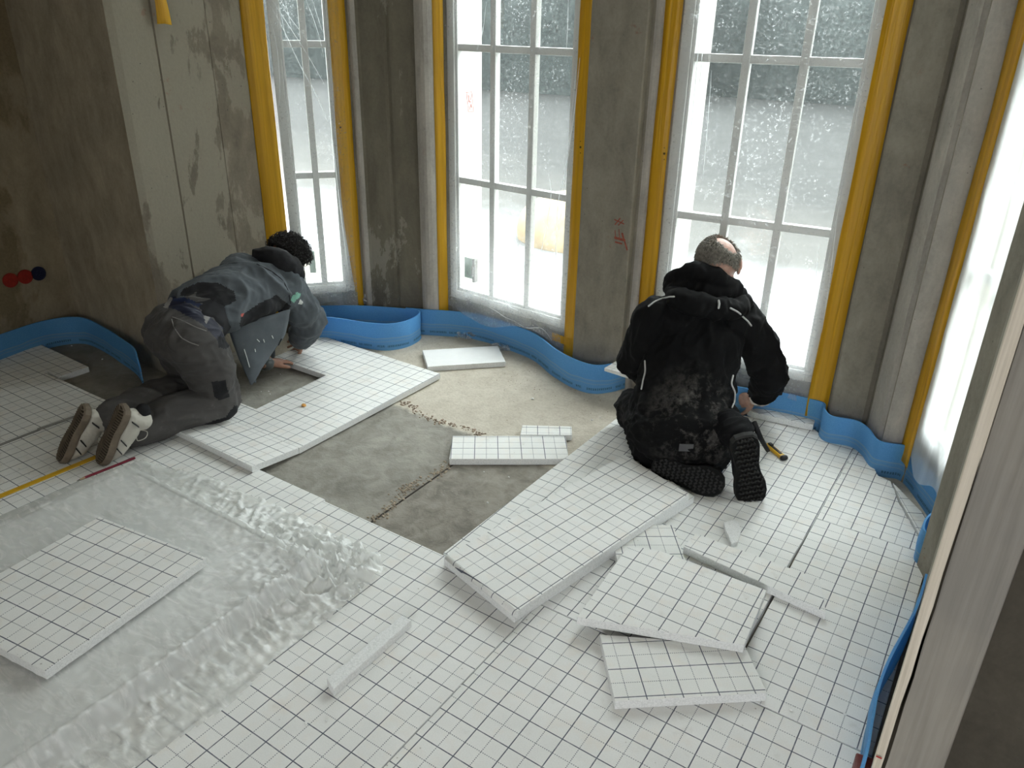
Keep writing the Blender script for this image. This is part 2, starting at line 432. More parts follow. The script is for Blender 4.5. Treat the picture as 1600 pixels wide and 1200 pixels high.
# concrete side wall left of the narrow window, with its two formwork joints
side = [(-3.49, 2.085), (-3.482, 2.12), (-3.488, 2.30), (-3.496, 2.305), (-3.488, 2.31), (-3.492, 2.59), (-3.502, 2.595), (-3.498, 2.60), (-3.50, 2.80), (-3.497, 2.835), (-3.46, 2.885), (-3.445, 2.90), (-3.64, 3.07), (-3.9, 2.9), (-3.9, 2.42)]
struct(prism('wall_side', side, LOW, ZT, PANEL))
def wall_piece(name, pts, outer, mats, mi):
    poly = pts+outer; mats = mats+[SILL]; mi = mi[:len(pts)-1]+[len(mats)-1]; o = prism(name, poly, LOW, ZT, mats, side_mi=mi+[len(mats)-1]*(len(poly)-len(mi))); struct(o); return o
def bead(a, b, k=5, d=.018):
    """half-round plaster bead between two plan points, bulging to the room (left of a->b is outside)"""
    a = Vector((*a, 0)); b = Vector((*b, 0)); e = (b-a); nrm = Vector((e.y, -e.x, 0)).normalized(); out = []
    for i in range(k+1):
        t = i/k; q = a+e*t+nrm*d*math.sin(PI*t); out.append((q.x, q.y))
    return out
# pillar between the narrow window and the left tall window
p = [(-3.215, 3.18), (-3.17, 3.222)]
b1 = bead((-3.17, 3.215), (-3.125, 3.222), d=.012)
q = [(-3.115, 3.235), (-3.0, 3.285), (-2.985, 3.298), (-2.965, 3.298), (-2.86, 3.342), (-2.845, 3.36)]
b2 = bead((-2.84, 3.35), (-2.745, 3.378), d=.02)
r = [(-2.70, 3.455)]
pts = p+b1+q+b2+r; mi = [0]+[1]*6+[2]*6+[1]*6+[0]*(len(pts)-19)
wall_piece('pillar_left', pts, [(-2.70, 3.75), (-3.3, 3.75), (-3.42, 3.35)], [CONC, PLASTER_LIT, CONC_DK], mi[:len(pts)])
# pillar between the two tall windows
b3 = bead((-1.505, 3.345), (-1.468, 3.373), d=.014)
pts = [(-1.86, 3.39), (-1.80, 3.36), (-1.787, 3.300), (-1.78, 3.297), (-1.522, 3.300), (-1.516, 3.306), (-1.516, 3.345)]+b3+[(-1.39, 3.40)]
wall_piece('pillar_middle', pts, [(-1.39, 3.74), (-1.86, 3.74)], [CONC, PLASTER_LIT], [0]*7+[1]*6+[0])
# stepped pillar between the wide window and the corner window
pts = [(-.61, 3.47), (-.528, 3.455), (-.521, 3.408), (-.512, 3.40), (-.372, 3.382), (-.355, 3.40), (-.345, 3.375), (-.288, 3.268), (-.268, 3.262), (-.262, 3.232)]
b4 = bead((-.262, 3.232), (-.170, 3.238), d=.008)
pts2 = pts+b4+[(-.155, 3.20), (-.146, 3.19)]
wall_piece('pillar_right', pts2, [(.09, 3.31), (.0, 3.62), (-.3, 3.76), (-.61, 3.76)], [CONC, PLASTER_LIT], [0]*6+[1]*2+[0]*2+[1]*6+[0]*2)
# corner pillar beside the corner window and the long wall on the right
struct(prism('pillar_corner', [(-.010, 2.585), (-.012, 2.65), (.055, 2.79), (.30, 2.95), (.45, 2.9), (.45, 2.75), (.17, 2.5), (.03, 2.50)], LOW, ZT, CONC))
struct(prism('wall_right', [(.03, 1.50), (.03, 2.50), (.17, 2.5), (.145, 1.50)], LOW, ZT, CONC))
struct(prism('wall_far_right', [(1.55, -2.8), (1.9, -2.8), (1.9, 2.9), (1.55, 2.9)], LOW, ZT, SHADEW))
struct(prism('wall_return', [(.150, 1.56), (.75, 1.48), (.75, 2.6), (.2, 2.55)], LOW, ZT, SHADEW))
struct(prism('wall_next_room', [(.45, 2.75), (1.55, 2.75), (1.55, 2.95), (.45, 2.95)], LOW, ZT, PLASTER))
# casing board on the end of the right wall, a pale wood strip along its edge
struct(prism('trim_1', [(.044, 1.462), (.148, 1.462), (.148, 1.50), (.044, 1.50)], LOW+.17, ZT, CASING, bevel=.004))
struct(prism('trim_2', [(.022, 1.468), (.0435, 1.463), (.0435, 1.52), (.026, 1.56), (.022, 1.56)], LOW+.17, ZT, TRIMW, bevel=.003))
# dark split between the strip and the casing, opening towards the floor
mb = MB(); SPLIT = simple('split_dark', (.03, .024, .016), .9)
for (z0, z1, w) in ((.30, .98, .004), (-.02, .62, .007)):
    zc = [z0+(z1-z0)*i/8 for i in range(9)]
    ws = [w*math.sin(PI*i/8)**.6*(1-.0*i)+.0003 for i in range(9)]
    vs = []; fs = []
    for z, ww in zip(zc, ws):
        x = .043+.001*math.sin(z*31)
        vs += [(x-ww*.5, 1.4612, z), (x+ww*.5, 1.4612, z), (x-ww*.5, 1.4635, z), (x+ww*.5, 1.4635, z)]
    for i in range(8):
        k = 4*i; fs += [(k, k+1, k+5, k+4), (k+2, k+6, k+7, k+3), (k, k+4, k+6, k+2), (k+1, k+3, k+7, k+5)]
    mb.add((vs, fs))
struct(mb.build('trim_3', SPLIT))

# ------------------------------------------------------------------ windows
def window(n, A, B, cols, zb=.20, film_mat=None, ztop=2.85, sill_out=.30, bars=(.88, 1.55, 2.22), sill_face=None):
    """frame with glazing bars; A, B plan points of the frame's outer edges, room on the right of A->B"""
    A = Vector((*A, 0)); B = Vector((*B, 0)); L = (B-A).length; ang = math.atan2((B-A).y, (B-A).x)
    root = empty('window_%d' % n, A, ang); root['kind'] = 'structure'
    fw, bw = .048, .034
    f = MB(); f.box(0, fw, 0, .07, zb, ztop); f.box(L-fw, L, 0, .07, zb, ztop); f.box(fw, L-fw, 0, .07, zb, zb+fw); f.box(fw, L-fw, 0, .07, ztop-fw, ztop)
    f.box(fw, fw+.014, .012, .055, zb+fw, ztop-fw); f.box(L-fw-.014, L-fw, .012, .055, zb+fw, ztop-fw); f.box(fw, L-fw, .012, .055, zb+fw, zb+fw+.016)
    f.build('window_frame', FRAME, root, bevel=.003)
    cw = (L-2*fw)/cols
    for i in range(1, cols):
        MB().box(fw+cw*i-bw/2, fw+cw*i+bw/2, .016, .056, zb+fw, ztop-fw).build('glazing_bar', FRAME, root, bevel=.003)
    for z in bars:
        MB().box(fw, L-fw, .018, .054, z-bw/2, z+bw/2).build('glazing_bar', FRAME, root, bevel=.003)
    MB().box(fw, L-fw, .032, .038, zb+fw, ztop-fw).build('window_pane', GLASS, root)
    # parapet below and lintel above
    s_ = MB(); s_.box(-.02, L+.02, .055, sill_out, LOW, zb); s_.box(-.02, L+.02, .0, sill_out, ztop, ZT); s_.build('window_sill', sill_face or SILL, root)
    return root, L, ang

def film_sheet(name, root, x0, x1, y0, y1, z0, z1, mat, amp=.008, seed=0, nx=40, nz=110, drape=None, label=None):
    vs, fs = [], []
    for j in range(nz+1):
        for i in range(nx+1):
            u = i/nx; vv = j/nz; x = x0+(x1-x0)*u; z = z0+(z1-z0)*vv
            e = min(1, 6*min(u, 1-u))
            nn = noise.noise(Vector((x*7+seed, z*1.1+seed*3, seed)))+.6*noise.noise(Vector((x*22, z*2.2+seed, seed*2)))
            rd = 1-abs(noise.noise(Vector((x*5+z*2.3+seed, z*.9, 4+seed))))*4
            y = y0+(y1-y0)*u - amp*(nn*.6+max(0, rd)*.8)*e
            zz = z
            if drape: zz = z+drape(u)*(1-vv)**8
            vs.append((x, y, zz))
    for j in range(nz):
        for i in range(nx):
            k = j*(nx+1)+i; fs.append((k, k+1, k+nx+2, k+nx+1))
    return mesh_obj(name, vs, fs, mat, root, smooth=True)
def tape_strip(name, pts, z0, z1, label, jit=.004, seed=1, foot=None):
    """strip of yellow airtight tape: plan polyline pts, from z0 to z1"""
    nz = 60; n = len(pts); vs, fs = [], []
    for j in range(nz+1):
        z = z0+(z1-z0)*j/nz
        for i, q in enumerate(pts):
            o_ = jit*noise.noise(Vector((z*2.5, seed*5.1, i*.7)))
            fx, fy = (foot(i/(n-1), z) if foot else (0, 0))
            vs.append((q[0]+o_+fx, q[1]+o_+fy, z))
    for j in range(nz):
        for i in range(n-1):
            k = j*n+i; fs.append((k, k+1, k+n+1, k+n))
    o = mesh_obj(name, vs, fs, TAPE, smooth=True)
    s = o.modifiers.new('thick', 'SOLIDIFY'); s.thickness = .0012
    return tag(o, label, 'tape', 'yellow airtight tapes around the windows')

def on_plane(u, v, A, B, off=0.):
    A = Vector((*A, 0)); B = Vector((*B, 0)); e = (B-A).normalized(); nr = Vector((e.y, -e.x, 0)); A = A+nr*off
    d = Vector(tuple(_ray(u, v))); t = (A-Vector((0, 0, 0))).dot(nr)/d.dot(nr); return Vector((0, 0, CAM_H))+d*t
def crease(sheet, px, A, B, w_=.003, off=.04):
    A3 = Vector((*A, 0)); e = (Vector((*B, 0))-A3).normalized()
    pts = catmull([on_plane(u, v, A, B, off) for u, v in px], 6); Mi = Matrix.LocRotScale(sheet.location, sheet.rotation_euler, None).inverted()
    pts = [Mi @ q for q in pts]; n = len(pts)
    o = mesh_obj('crease', *tube_vf(pts, [(w_*(.25+.75*math.sin(PI*i/(n-1))), w_*.4) for i in range(n)], side=(1, 0, 0), n=6), FILM_CR, sheet, smooth=True); return o
# 1 narrow diagonal window, 2 left tall window, 3 wide window, 4 corner window
W1 = window(1, (-3.432, 2.915), (-3.215, 3.172), 2)
W2 = window(2, (-2.700, 3.441), (-1.862, 3.369), 3)
W3 = window(3, (-1.395, 3.379), (-.605, 3.451), 3)
W4 = window(4, (-.140, 3.180), (.075, 2.765), 2, bars=(.90, 1.57, 2.24))
SHEETS = []
for root, args, nm, lab in (
    (W1[0], (-.01, .350, -.024, -.024, .128, 2.68, FILM, .018, 3), 1, 'clear plastic sheet with long slanting creases over the narrow window'),
    (W2[0], (.0, .845, -.022, -.022, .122, 2.68, FILM, .013, 8), 2, 'clear plastic sheet over the tall window, left of the plain grey pillar'),
    (W3[0], (.0, .80, -.016, -.016, .13, 2.68, FILM, .006, 15), 3, 'clear plastic sheet over the widest window, behind the worker in black'),
    (W4[0], (.012, .46, -.012, -.03, .10, 2.68, FILM4, .010, 21), 4, 'milky bulging plastic sheet over the window in the right-hand corner')):
    x0, x1, y0, y1, z0, z1, mt, amp, sd = args
    fo = film_sheet('plastic_sheet', None, x0, x1, y0, y1, z0, z1, mt, amp, sd, drape=(lambda u, sd=sd: .03*math.sin(u*9+sd)))
    fo.location = root.location; fo.rotation_euler = root.rotation_euler
    tag(fo, lab, 'plastic sheet', 'plastic sheets over the windows')
    SHEETS.append(fo)
PA = {0: ((-3.432, 2.915), (-3.215, 3.172)), 1: ((-2.700, 3.441), (-1.862, 3.369)), 2: ((-1.395, 3.379), (-.605, 3.451))}
for k, px, w_ in ((0, ((416, 0), (440, 40), (468, 100), (495, 150), (512, 190)), .0016), (0, ((425, 0), (448, 35), (480, 85), (506, 130)), .0014), (0, ((434, 0), (455, 30), (478, 60)), .0012), (0, ((418, 20), (430, 60), (436, 110), (437, 150), (434, 170)), .0018),
                  (0, ((478, 0), (490, 30), (500, 62), (506, 90)), .0013), (0, ((488, 0), (496, 25), (504, 50)), .0012), (0, ((434, 170), (440, 230), (446, 280)), .0013), (0, ((520, 220), (532, 330), (545, 430)), .0025), (0, ((437, 12), (446, 55), (452, 75)), .0011), (0, ((445, 0), (452, 28), (456, 48)), .0011),
                  (1, ((906, 90), (898, 170), (888, 240), (880, 300)), .0022), (1, ((900, 110), (893, 180), (884, 260), (872, 320), (868, 400)), .0018), (1, ((800, 345), (808, 375), (812, 410), (810, 450)), .0018), (1, ((857, 270), (861, 300), (858, 330)), .0014), (1, ((860, 320), (850, 370), (840, 430), (838, 480)), .0016),
                  (1, ((878, 330), (868, 380), (872, 440), (878, 500)), .0014), (1, ((760, 3), (754, 50), (745, 78)), .0011), (1, ((742, 170), (743, 185), (738, 192), (728, 194)), .0012), (1, ((895, 180), (886, 250), (876, 310)), .0012), (1, ((888, 0), (887, 40), (885, 76)), .0014), (1, ((800, 340), (795, 330)), .001),
                  (2, ((1098, 0), (1090, 90), (1080, 200), (1066, 330)), .0016), (2, ((1104, 0), (1096, 100), (1089, 180)), .0013), (2, ((1112, 110), (1106, 190), (1098, 280)), .0012), (2, ((1280, 380), (1276, 420), (1275, 480)), .001), (2, ((1308, 340), (1296, 440), (1284, 520)), .0012),
                  (1, ((760, 478), (775, 486), (790, 496), (803, 501)), .0016), (1, ((790, 470), (798, 480), (812, 486)), .0014), (1, ((803, 501), (822, 512), (842, 512), (852, 518), (862, 532)), .002)):
    crease(SHEETS[k], px, *PA[k], w_=w_)
TL = {}
tape_strip('adhesive_tape', [(-3.497, 2.80), (-3.475, 2.845), (-3.455, 2.872), (-3.436, 2.896)], .10, 2.7, 'yellow tape down the left edge of the narrow window, beside the concrete side wall', seed=1)
tape_strip('adhesive_tape', [(-3.236, 3.140), (-3.215, 3.160), (-3.198, 3.182), (-3.178, 3.206)], .06, 2.7, 'yellow tape down the right edge of the narrow window, curving in at its foot', seed=2,
           foot=lambda u, z: ((1-u)*(.045*max(0, (.75-z)/.75)**1.5), (1-u)*.05*max(0, (.75-z)/.75)**1.5))
tape_strip('adhesive_tape', [(-2.757, 3.376), (-2.735, 3.384), (-2.715, 3.402), (-2.702, 3.418)], .06, 2.7, 'yellow tape down the left edge of the tall window, next to the dark scraped pillar', seed=3)
tape_strip('adhesive_tape', [(-1.868, 3.345), (-1.846, 3.342), (-1.822, 3.338), (-1.800, 3.330)], -.01, 2.7, 'yellow tape down the left face of the plain grey pillar', seed=4)
tape_strip('adhesive_tape', [(-1.470, 3.360), (-1.452, 3.356), (-1.425, 3.357), (-1.395, 3.358)], .06, 2.7, 'yellow tape down the left edge of the widest window, beside the plain grey pillar', seed=5)
tape_strip('adhesive_tape', [(-.618, 3.428), (-.59, 3.434), (-.56, 3.438), (-.532, 3.436)], .04, 2.7, 'broad yellow tape down the right edge of the widest window', seed=6)
tape_strip('adhesive_tape', [(-.186, 3.222), (-.172, 3.206), (-.156, 3.182), (-.142, 3.152)], .06, 2.7, 'yellow tape down the left edge of the window in the right-hand corner', seed=7)
o = prism('adhesive_tape', [(-1.95, 3.360), (-1.80, 3.332), (-1.80, 3.336), (-1.95, 3.364)], .125, .168, TAPE)
tag(o, 'short yellow tape under the right corner of the tall window', 'tape', 'yellow airtight tapes around the windows')
# small printed marks on the tapes, red chalk strokes on the pillar
INKD = simple('tape_ink', (.10, .07, .01), .6)
def tape_print(tape, A, B, u, v):
    par = bpy.data.objects[tape]
    for k, (dv, rr_) in enumerate(((-9, .0022), (0, .0052), (9, .0022))):
        c = on_plane(u, v+dv, A, B, .004); e = (Vector((*B, 0))-Vector((*A, 0))).normalized(); nr = Vector((e.y, -e.x, 0))
        mesh_obj('print', *tube_vf([c-nr*.0005, c+nr*.0015], [rr_, rr_], n=12, cap=False), INKD, par)
tape_print('adhesive_tape.001', (-3.236, 3.140), (-3.178, 3.206), 532, 199)
tape_print('adhesive_tape.003', (-1.868, 3.345), (-1.800, 3.330), 907, 230)
tape_print('adhesive_tape.004', (-1.452, 3.356), (-1.395, 3.358), 1038, 240)
CHK = simple('chalk_red', (.30, .085, .055), .9, .3, 60)
mb = MB()
for a_, b_, w_ in (((960, 343), (975, 350), .003), ((961, 351), (969, 341), .003), ((966, 352), (974, 344), .0025), ((961, 360), (962, 374), .002), ((967, 358), (968, 372), .002), ((960, 371), (977, 376), .006), ((972, 364), (975, 376), .005), ((975, 374), (980, 391), .004), ((961, 378), (972, 381), .004)):
    pa, pb = on_plane(*a_, (-1.78, 3.2975), (-1.522, 3.300), .0002), on_plane(*b_, (-1.78, 3.2975), (-1.522, 3.300), .0002)
    mb.add(tube_vf([pa, pb], [(w_, .0008)]*2, side=(pb-pa).cross(Vector((0, 1, 0))), n=6))
tag(mb.build('chalk_mark', CHK), 'red chalk strokes on the plain grey pillar', 'chalk mark')
# loose end of tape hanging high on the side wall
def hangtape():
    vs, fs = [], []
    top = [Vector((-3.47, 2.30, 1.95)), Vector((-3.47, 2.36, 1.95))]; 
    for j in range(13):
        t = j/12; z = 1.95-.315*t; wd = .012+.022*t; c = 2.325+.012*t
        vs += [(-3.478+.03*math.sin(t*2.2), c-wd, z), (-3.465+.02*math.sin(t*2.2), c, z+.002), (-3.478+.035*math.sin(t*2.0), c+wd, z-.004*t)]
    for j in range(12):
        k = 3*j; fs += [(k, k+1, k+4, k+3), (k+1, k+2, k+5, k+4)]
    o = mesh_obj('adhesive_tape', vs, fs, TAPE, smooth=True); s = o.modifiers.new('t', 'SOLIDIFY'); s.thickness = .001
    tag(o, 'short loose end of yellow tape hanging high on the concrete side wall', 'tape')
hangtape()
# stickers left on the panes of window 2 and 1
STK = make_film('sticker_paper', .45, .1, (5, 5, 5), .02); STK_R = make_film('sticker_print', .75, .1, (5, 5, 5), .02, col=(.75, .35, .3)); STK_G = simple('sticker_green', (.42, .55, .47), .6, .05); STK_D = simple('handle_grey', (.25, .24, .22), .5, .05)
mb = MB(); M4 = Matrix.Translation((.135, .028, 1.29)) @ Matrix.Rotation(math.radians(-8), 4, 'Y')
mb.box(-.026, .026, 0, .003, -.055, .055, M=M4, mi=0)
for k, (a, b, c, d) in enumerate([(-.02, .02, .046, .05), (-.02, .02, -.05, -.046), (-.02, -.016, -.05, .05), (.016, .02, -.05, .05), (-.01, -.003, .0, .035), (.0, .01, -.03, -.01), (-.008, .008, -.002, .003), (.003, .008, .01, .03), (-.01, -.004, -.04, -.02)]):
    mb.box(a, b, -.002, .0, c, d, M=M4, mi=1)
mb.build('sticker', [STK, STK_R], W2[0])
mb = MB(); mb.box(.088, .165, .026, .031, .33, .45); mb.build('sticker', STK_G, W2[0])
mb = MB(); mb.box(.168, .186, .0, .03, .32, .46); mb.box(.172, .182, -.012, .0, .36, .42); mb.build('window_handle', STK_D, W2[0], bevel=.003)
mb = MB(); M4 = Matrix.Translation((.235, .028, .35)) @ Matrix.Rotation(math.radians(-24), 4, 'Y'); mb.box(-.006, .006, 0, .004, -.05, .05, M=M4); mb.build('sticker', STK, W1[0])
mb = MB(); mb.box(.09, .125, .028, .032, .32, .45); mb.build('sticker', STK_G, W1[0])

# ------------------------------------------------------------------ outside
OUT_T = simple('pale_terrace', (.62, .64, .66), .8, .06, 3)
LAWN = simple('lawn_green', (.050, .058, .047), .9, .3, 1.5)
HEDGE = simple('hedge_leaf', (.024, .029, .028), .9, .5, 12)
def make_ground():
    t = NT('garden_gravel_to_lawn'); v = t.coord(); sp = t.n('SeparateXYZ'); t.l(v, sp.inputs[0])
    nz_ = t.noise(v, .55, 5, .6); d = t.math('ADD', sp.outputs[1], t.math('MULTIPLY', t.math('SUBTRACT', nz_, .5), 4.))
    c = t.ramp(t.step(d, 4., 24.), [(0, (.62, .65, .70)), (.06, (.26, .265, .27)), (.16, (.055, .052, .046)), (.32, (.013, .013, .0115)), (1., (.006, .007, .0068))])
    c = t.mix(.35, c, t.ramp(t.noise(v, 4, 6, .7), [(.3, (.004, .005, .004)), (.7, (.032, .032, .031))]))
    return t.done(t.pbr(c, .9))
GROUND = make_ground()
def outside():
    R_ = math.radians(0)
    t = prism('garden_ground', [(-60, 3.95), (60, 3.95), (60, 90), (-60, 90)], -.34, -.20, GROUND); struct(t)
    t = prism('garden_ground', [(.6, 3.1), (14, 3.1), (14, 3.95), (.6, 3.95)], -.30, -.2, OUT_T); struct(t)
    t = prism('garden_ground', [(-60, -10), (-5.2, -10), (-5.2, 3.9), (-60, 3.9)], -.34, -.22, OUT_T); struct(t)
    rnd = random.Random(3)
    def hedge(x0, y0, x1, y1, h, label):
        vs, fs = [], []; n = 40; m_ = 10
        A = Vector((x0, y0, 0)); B = Vector((x1, y1, 0)); e = B-A; nr = Vector((-e.y, e.x, 0)).normalized()
        for i in range(n+1):
            for j in range(m_):
                th = PI*j/(m_-1); c = A+e*(i/n); bump_ = 1+.25*noise.noise(Vector((i*.6, j*.8, x0)))
                off = nr*(.9*math.cos(th))*bump_; z = -.25+h*(math.sin(th)**.5)*bump_
                vs.append(c+off+Vector((0, 0, z)))
        for i in range(n):
            for j in range(m_-1):
                k = i*m_+j; fs.append((k, k+1, k+m_+1, k+m_))
        fs += [tuple(range(m_)), tuple(n*m_+j for j in range(m_))[::-1]]
        o = mesh_obj('garden_hedge', vs, fs, HEDGE, smooth=True); tag(o, label, 'hedge')
    hedge(-26, 21, -8.6, 22.0, 3.7, 'dark hedge seen blurred through the narrow window and the tall window beside it')
    hedge(-9.8, 25.0, 16, 23.6, 3.9, 'dark hedge seen blurred through the widest window')
outside()
# orange mound added for an unidentified warm blur through the tall window
vs, fs = ell_vf((0, 0, 0), (.55, .42, .42), nu=30, nv=20)
vs = [v*(1+.12*noise.noise(v*3)) for v in vs]
o = mesh_obj('orange_heap', vs, fs, simple('heap_orange', (.27, .205, .125), .9, .25, 6), smooth=True); o.location = (-3.52, 6.35, -.16)
tag(o, 'orange heap outside, a warm blur through the lower right panes of the tall window', 'orange heap')

# ------------------------------------------------------------------ insulation boards
def inset(poly, d): return poly
def board(poly, ztop, label, origin=None, ang=0., phase=(0., 0.), thick=.03, name='insulation_board', tilt=None, group=None, plain=False, rough_edge=0., parent=None, base_z=None, seed=0):
    """poly: plan points (world). local frame at origin, rotated by ang, carries the printed grid. tilt(x,y)->extra height"""
    o0 = Vector((origin[0], origin[1], 0)) if origin is not None else Vector((poly[0][0], poly[0][1], 0))
    Mi = (Matrix.Translation(o0) @ Matrix.Rotation(ang, 4, 'Z')).inverted()
    pts = []
    n = len(poly)
    for i in range(n):                        # subdivide the edges so that they can be slightly ragged
        a = Vector((poly[i][0], poly[i][1], 0)); b = Vector((poly[(i+1) % n][0], poly[(i+1) % n][1], 0))
        k = max(1, int((b-a).length/.02)) if rough_edge else 1
        nr = Vector((-(b-a).y, (b-a).x, 0)).normalized()
        for j in range(k):
            q = a+(b-a)*(j/k)
            if rough_edge and j: q = q+nr*rough_edge*noise.noise(Vector((q.x*60, q.y*60, seed+1)))
            pts.append(q)
    ar = sum(pts[i].x*pts[(i+1) % len(pts)].y-pts[(i+1) % len(pts)].x*pts[i].y for i in range(len(pts)))
    if ar < 0: pts = pts[::-1]
    n = len(pts); tf = tilt or (lambda x, y: 0.)
    vs = [Mi @ Vector((q.x, q.y, tf(q.x, q.y)-thick)) for q in pts]+[Mi @ Vector((q.x, q.y, tf(q.x, q.y))) for q in pts]
    fs = [tuple(range(n))[::-1], tuple(range(n, 2*n))]+[(i, (i+1) % n, n+(i+1) % n, n+i) for i in range(n)]
    mats = [EPS, (EPS if plain == 'raw' else EPS_PLAIN) if plain else board_mat(*phase)]
    o = mesh_obj(name, vs, fs, mats, parent, mi=[0, 1]+[0]*n)
    if parent is None: o.location = (o0.x, o0.y, ztop); o.rotation_euler = (0, 0, ang)
    b = o.modifiers.new('bevel', 'BEVEL'); b.width = .0022; b.segments = 2; b.limit_method = 'ANGLE'
    if label: tag(o, label, 'insulation board', group)
    return o
LAID = 'insulation boards laid on the floor'
def rect(x0, x1, y0, y1): return [(x0, y0), (x1, y0), (x1, y1), (x0, y1)]
g_ = .0015
# the laid field, x across and y away along the right wall
board(rect(-.977+g_, .02, -.30, 1.668), 0, 'laid grid board in the right foreground, below the three loose offcuts', phase=(.977-.023, .032), origin=(0, 0), group=LAID)
board(rect(-1.958+g_, -.979, -.30, 1.690), 0, 'laid grid board in the centre foreground, with the thin foam strip lying on it', phase=(.071+.2, .068), origin=(0, 0), group=LAID)
board(rect(-2.955, -1.960, -.30, 1.700), 0, 'laid grid board mostly under the film-wrapped pack', phase=(.04, .0), origin=(0, 0), group=LAID)
board(rect(-3.983, -2.958, -.30, 1.700), 0, 'laid grid board under the white shoes, pencil and yellow rod', phase=(.06, .02), origin=(0, 0), group=LAID)
board([(-4.40, -.3), (-3.986, -.3), (-3.986, 1.715), (-3.872, 1.71), (-3.872, 1.868), (-4.375, 1.885)], 0, 'laid grid board at the left wall, stepping out beside the blue edge strip', phase=(.01, .02), origin=(0, 0), group=LAID)
board(rect(-.3675, .018, 1.672, 2.669), 0, 'laid grid board along the right wall, in front of the corner pillar', phase=(.018, .032), origin=(0, 0), group=LAID)
board([(-1.385, 1.700), (-.978, 1.694), (-.978, 1.672), (-.371, 1.672), (-.377, 1.90), (-.377, 2.40), (-.3695, 2.62), (-.3695, 3.33), (-.50, 3.345), (-.56, 3.40), (-1.30, 3.27), (-1.35, 3.10)], 0, 'long laid grid board on which the worker in black kneels', phase=(.073, .099), origin=(0, 0), group=LAID)
board([(-.3680, 2.671), (-.020, 2.671), (-.020, 2.745), (-.133, 2.975), (-.185, 3.12), (-.235, 3.135), (-.262, 3.19), (-.33, 3.30), (-.3680, 3.33)], 0, 'laid grid board with ragged far edge at the foot of the stepped pillar', phase=(.046, .03), origin=(0, 0), rough_edge=.004, group=LAID)
a5 = math.atan2(2.975-2.745, -.133+.020)
board([(-.014, 2.750), (-.124, 2.980), (-.176, 3.115), (-.03, 2.93), (.0, 2.76)], 0, 'narrow triangular grid board wedged in front of the corner window', origin=(-.014, 2.75), ang=a5, phase=(.02, .06), group=LAID)
# raised boards under the curly-haired worker
tl = lambda x, y: .022*max(0, min(1, (1.93-y)/.23))
board([(-3.36, 1.69), (-2.335, 1.665), (-2.332, 1.905), (-3.36, 1.905)], .008, 'narrow grid board under the knee of the curly-haired worker, near edge lifted', origin=(0, 0), phase=(.03, .07), tilt=lambda x, y: .024*max(0, min(1, (1.905-y)/.22)), group=LAID)
board([(-3.36, 1.908), (-2.332, 1.908), (-2.328, 2.868), (-3.21, 2.885), (-3.19, 2.508), (-2.790, 2.506), (-2.772, 2.045), (-3.36, 2.045)], .006, 'grid board with a rectangular notch cut out where the curly-haired worker leans', origin=(0, 0), phase=(.03, .07), group=LAID)

# long folded board lying askew over the edge of the bare floor
def P2(*uvs, z): return [tuple(G(u, v, z))[:2] for u, v in uvs]
def frame_of(poly, i=0, j=1):
    a, b = Vector(poly[i]), Vector(poly[j]); return a, math.atan2((b-a).y, (b-a).x)
A = P2((700, 866), (975, 710), (1077, 772), (808, 955), z=.062)
a0, an = frame_of(A, 0, 1)
root = empty('insulation_board', (a0.x, a0.y, .062), an)
tag(root, 'long folded grid board, two layers thick, askew at the edge of the bare concrete', 'insulation board', 'loose grid board pieces')
def child_board(poly, ztop, parent, phase, thick=.03, name='upper_panel', plain=False):
    lp = [wlocal(parent, (q[0], q[1], 0)) for q in poly]
    pts = [Vector((q.x, q.y, 0)) for q in lp]
    ar = sum(pts[i].x*pts[(i+1) % len(pts)].y-pts[(i+1) % len(pts)].x*pts[i].y for i in range(len(pts)))
    if ar < 0: pts = pts[::-1]
    n = len(pts); z = ztop-parent.location.z
    vs = [(q.x, q.y, z-thick) for q in pts]+[(q.x, q.y, z) for q in pts]
    fs = [tuple(range(n))[::-1], tuple(range(n, 2*n))]+[(i, (i+1) % n, n+(i+1) % n, n+i) for i in range(n)]
    o = mesh_obj(name, vs, fs, [EPS, EPS_PLAIN if plain else board_mat(*phase)], parent, mi=[0, 1]+[0]*n)
    b = o.modifiers.new('bevel', 'BEVEL'); b.width = .002; b.segments = 2; b.limit_method = 'ANGLE'
    return o
child_board(A, .062, root, (.02, .045))
LB = P2((693, 872), (985, 708), (1085, 776), (804, 962), z=.031)
child_board(LB, .0315, root, (0, 0), name='lower_panel')
# rounded fleece fold joining the two panels along their near end
pa = wlocal(root, (A[0][0], A[0][1], 0)); pb = wlocal(root, (A[3][0], A[3][1], 0)); vs = []; fs = []
e = (pb-pa); nr = Vector((e.y, -e.x, 0)).normalized()
if nr.x > 0: nr = -nr
for i in range(2):
    c = pa+e*i
    for j in range(9):
        th = PI*.5*(1-j/8*1.0); rr_ = .014
        vs.append((c.x+nr.x*rr_*math.cos(th), c.y+nr.y*rr_*math.cos(th), -.014+rr_*math.sin(th)+.0008))
for j in range(8): fs.append((j, j+1, 9+j+1, 9+j))
o = mesh_obj('fleece_fold', vs, fs, board_mat(.02, .045), root, smooth=True); s = o.modifiers.new('t', 'SOLIDIFY'); s.thickness = .0015

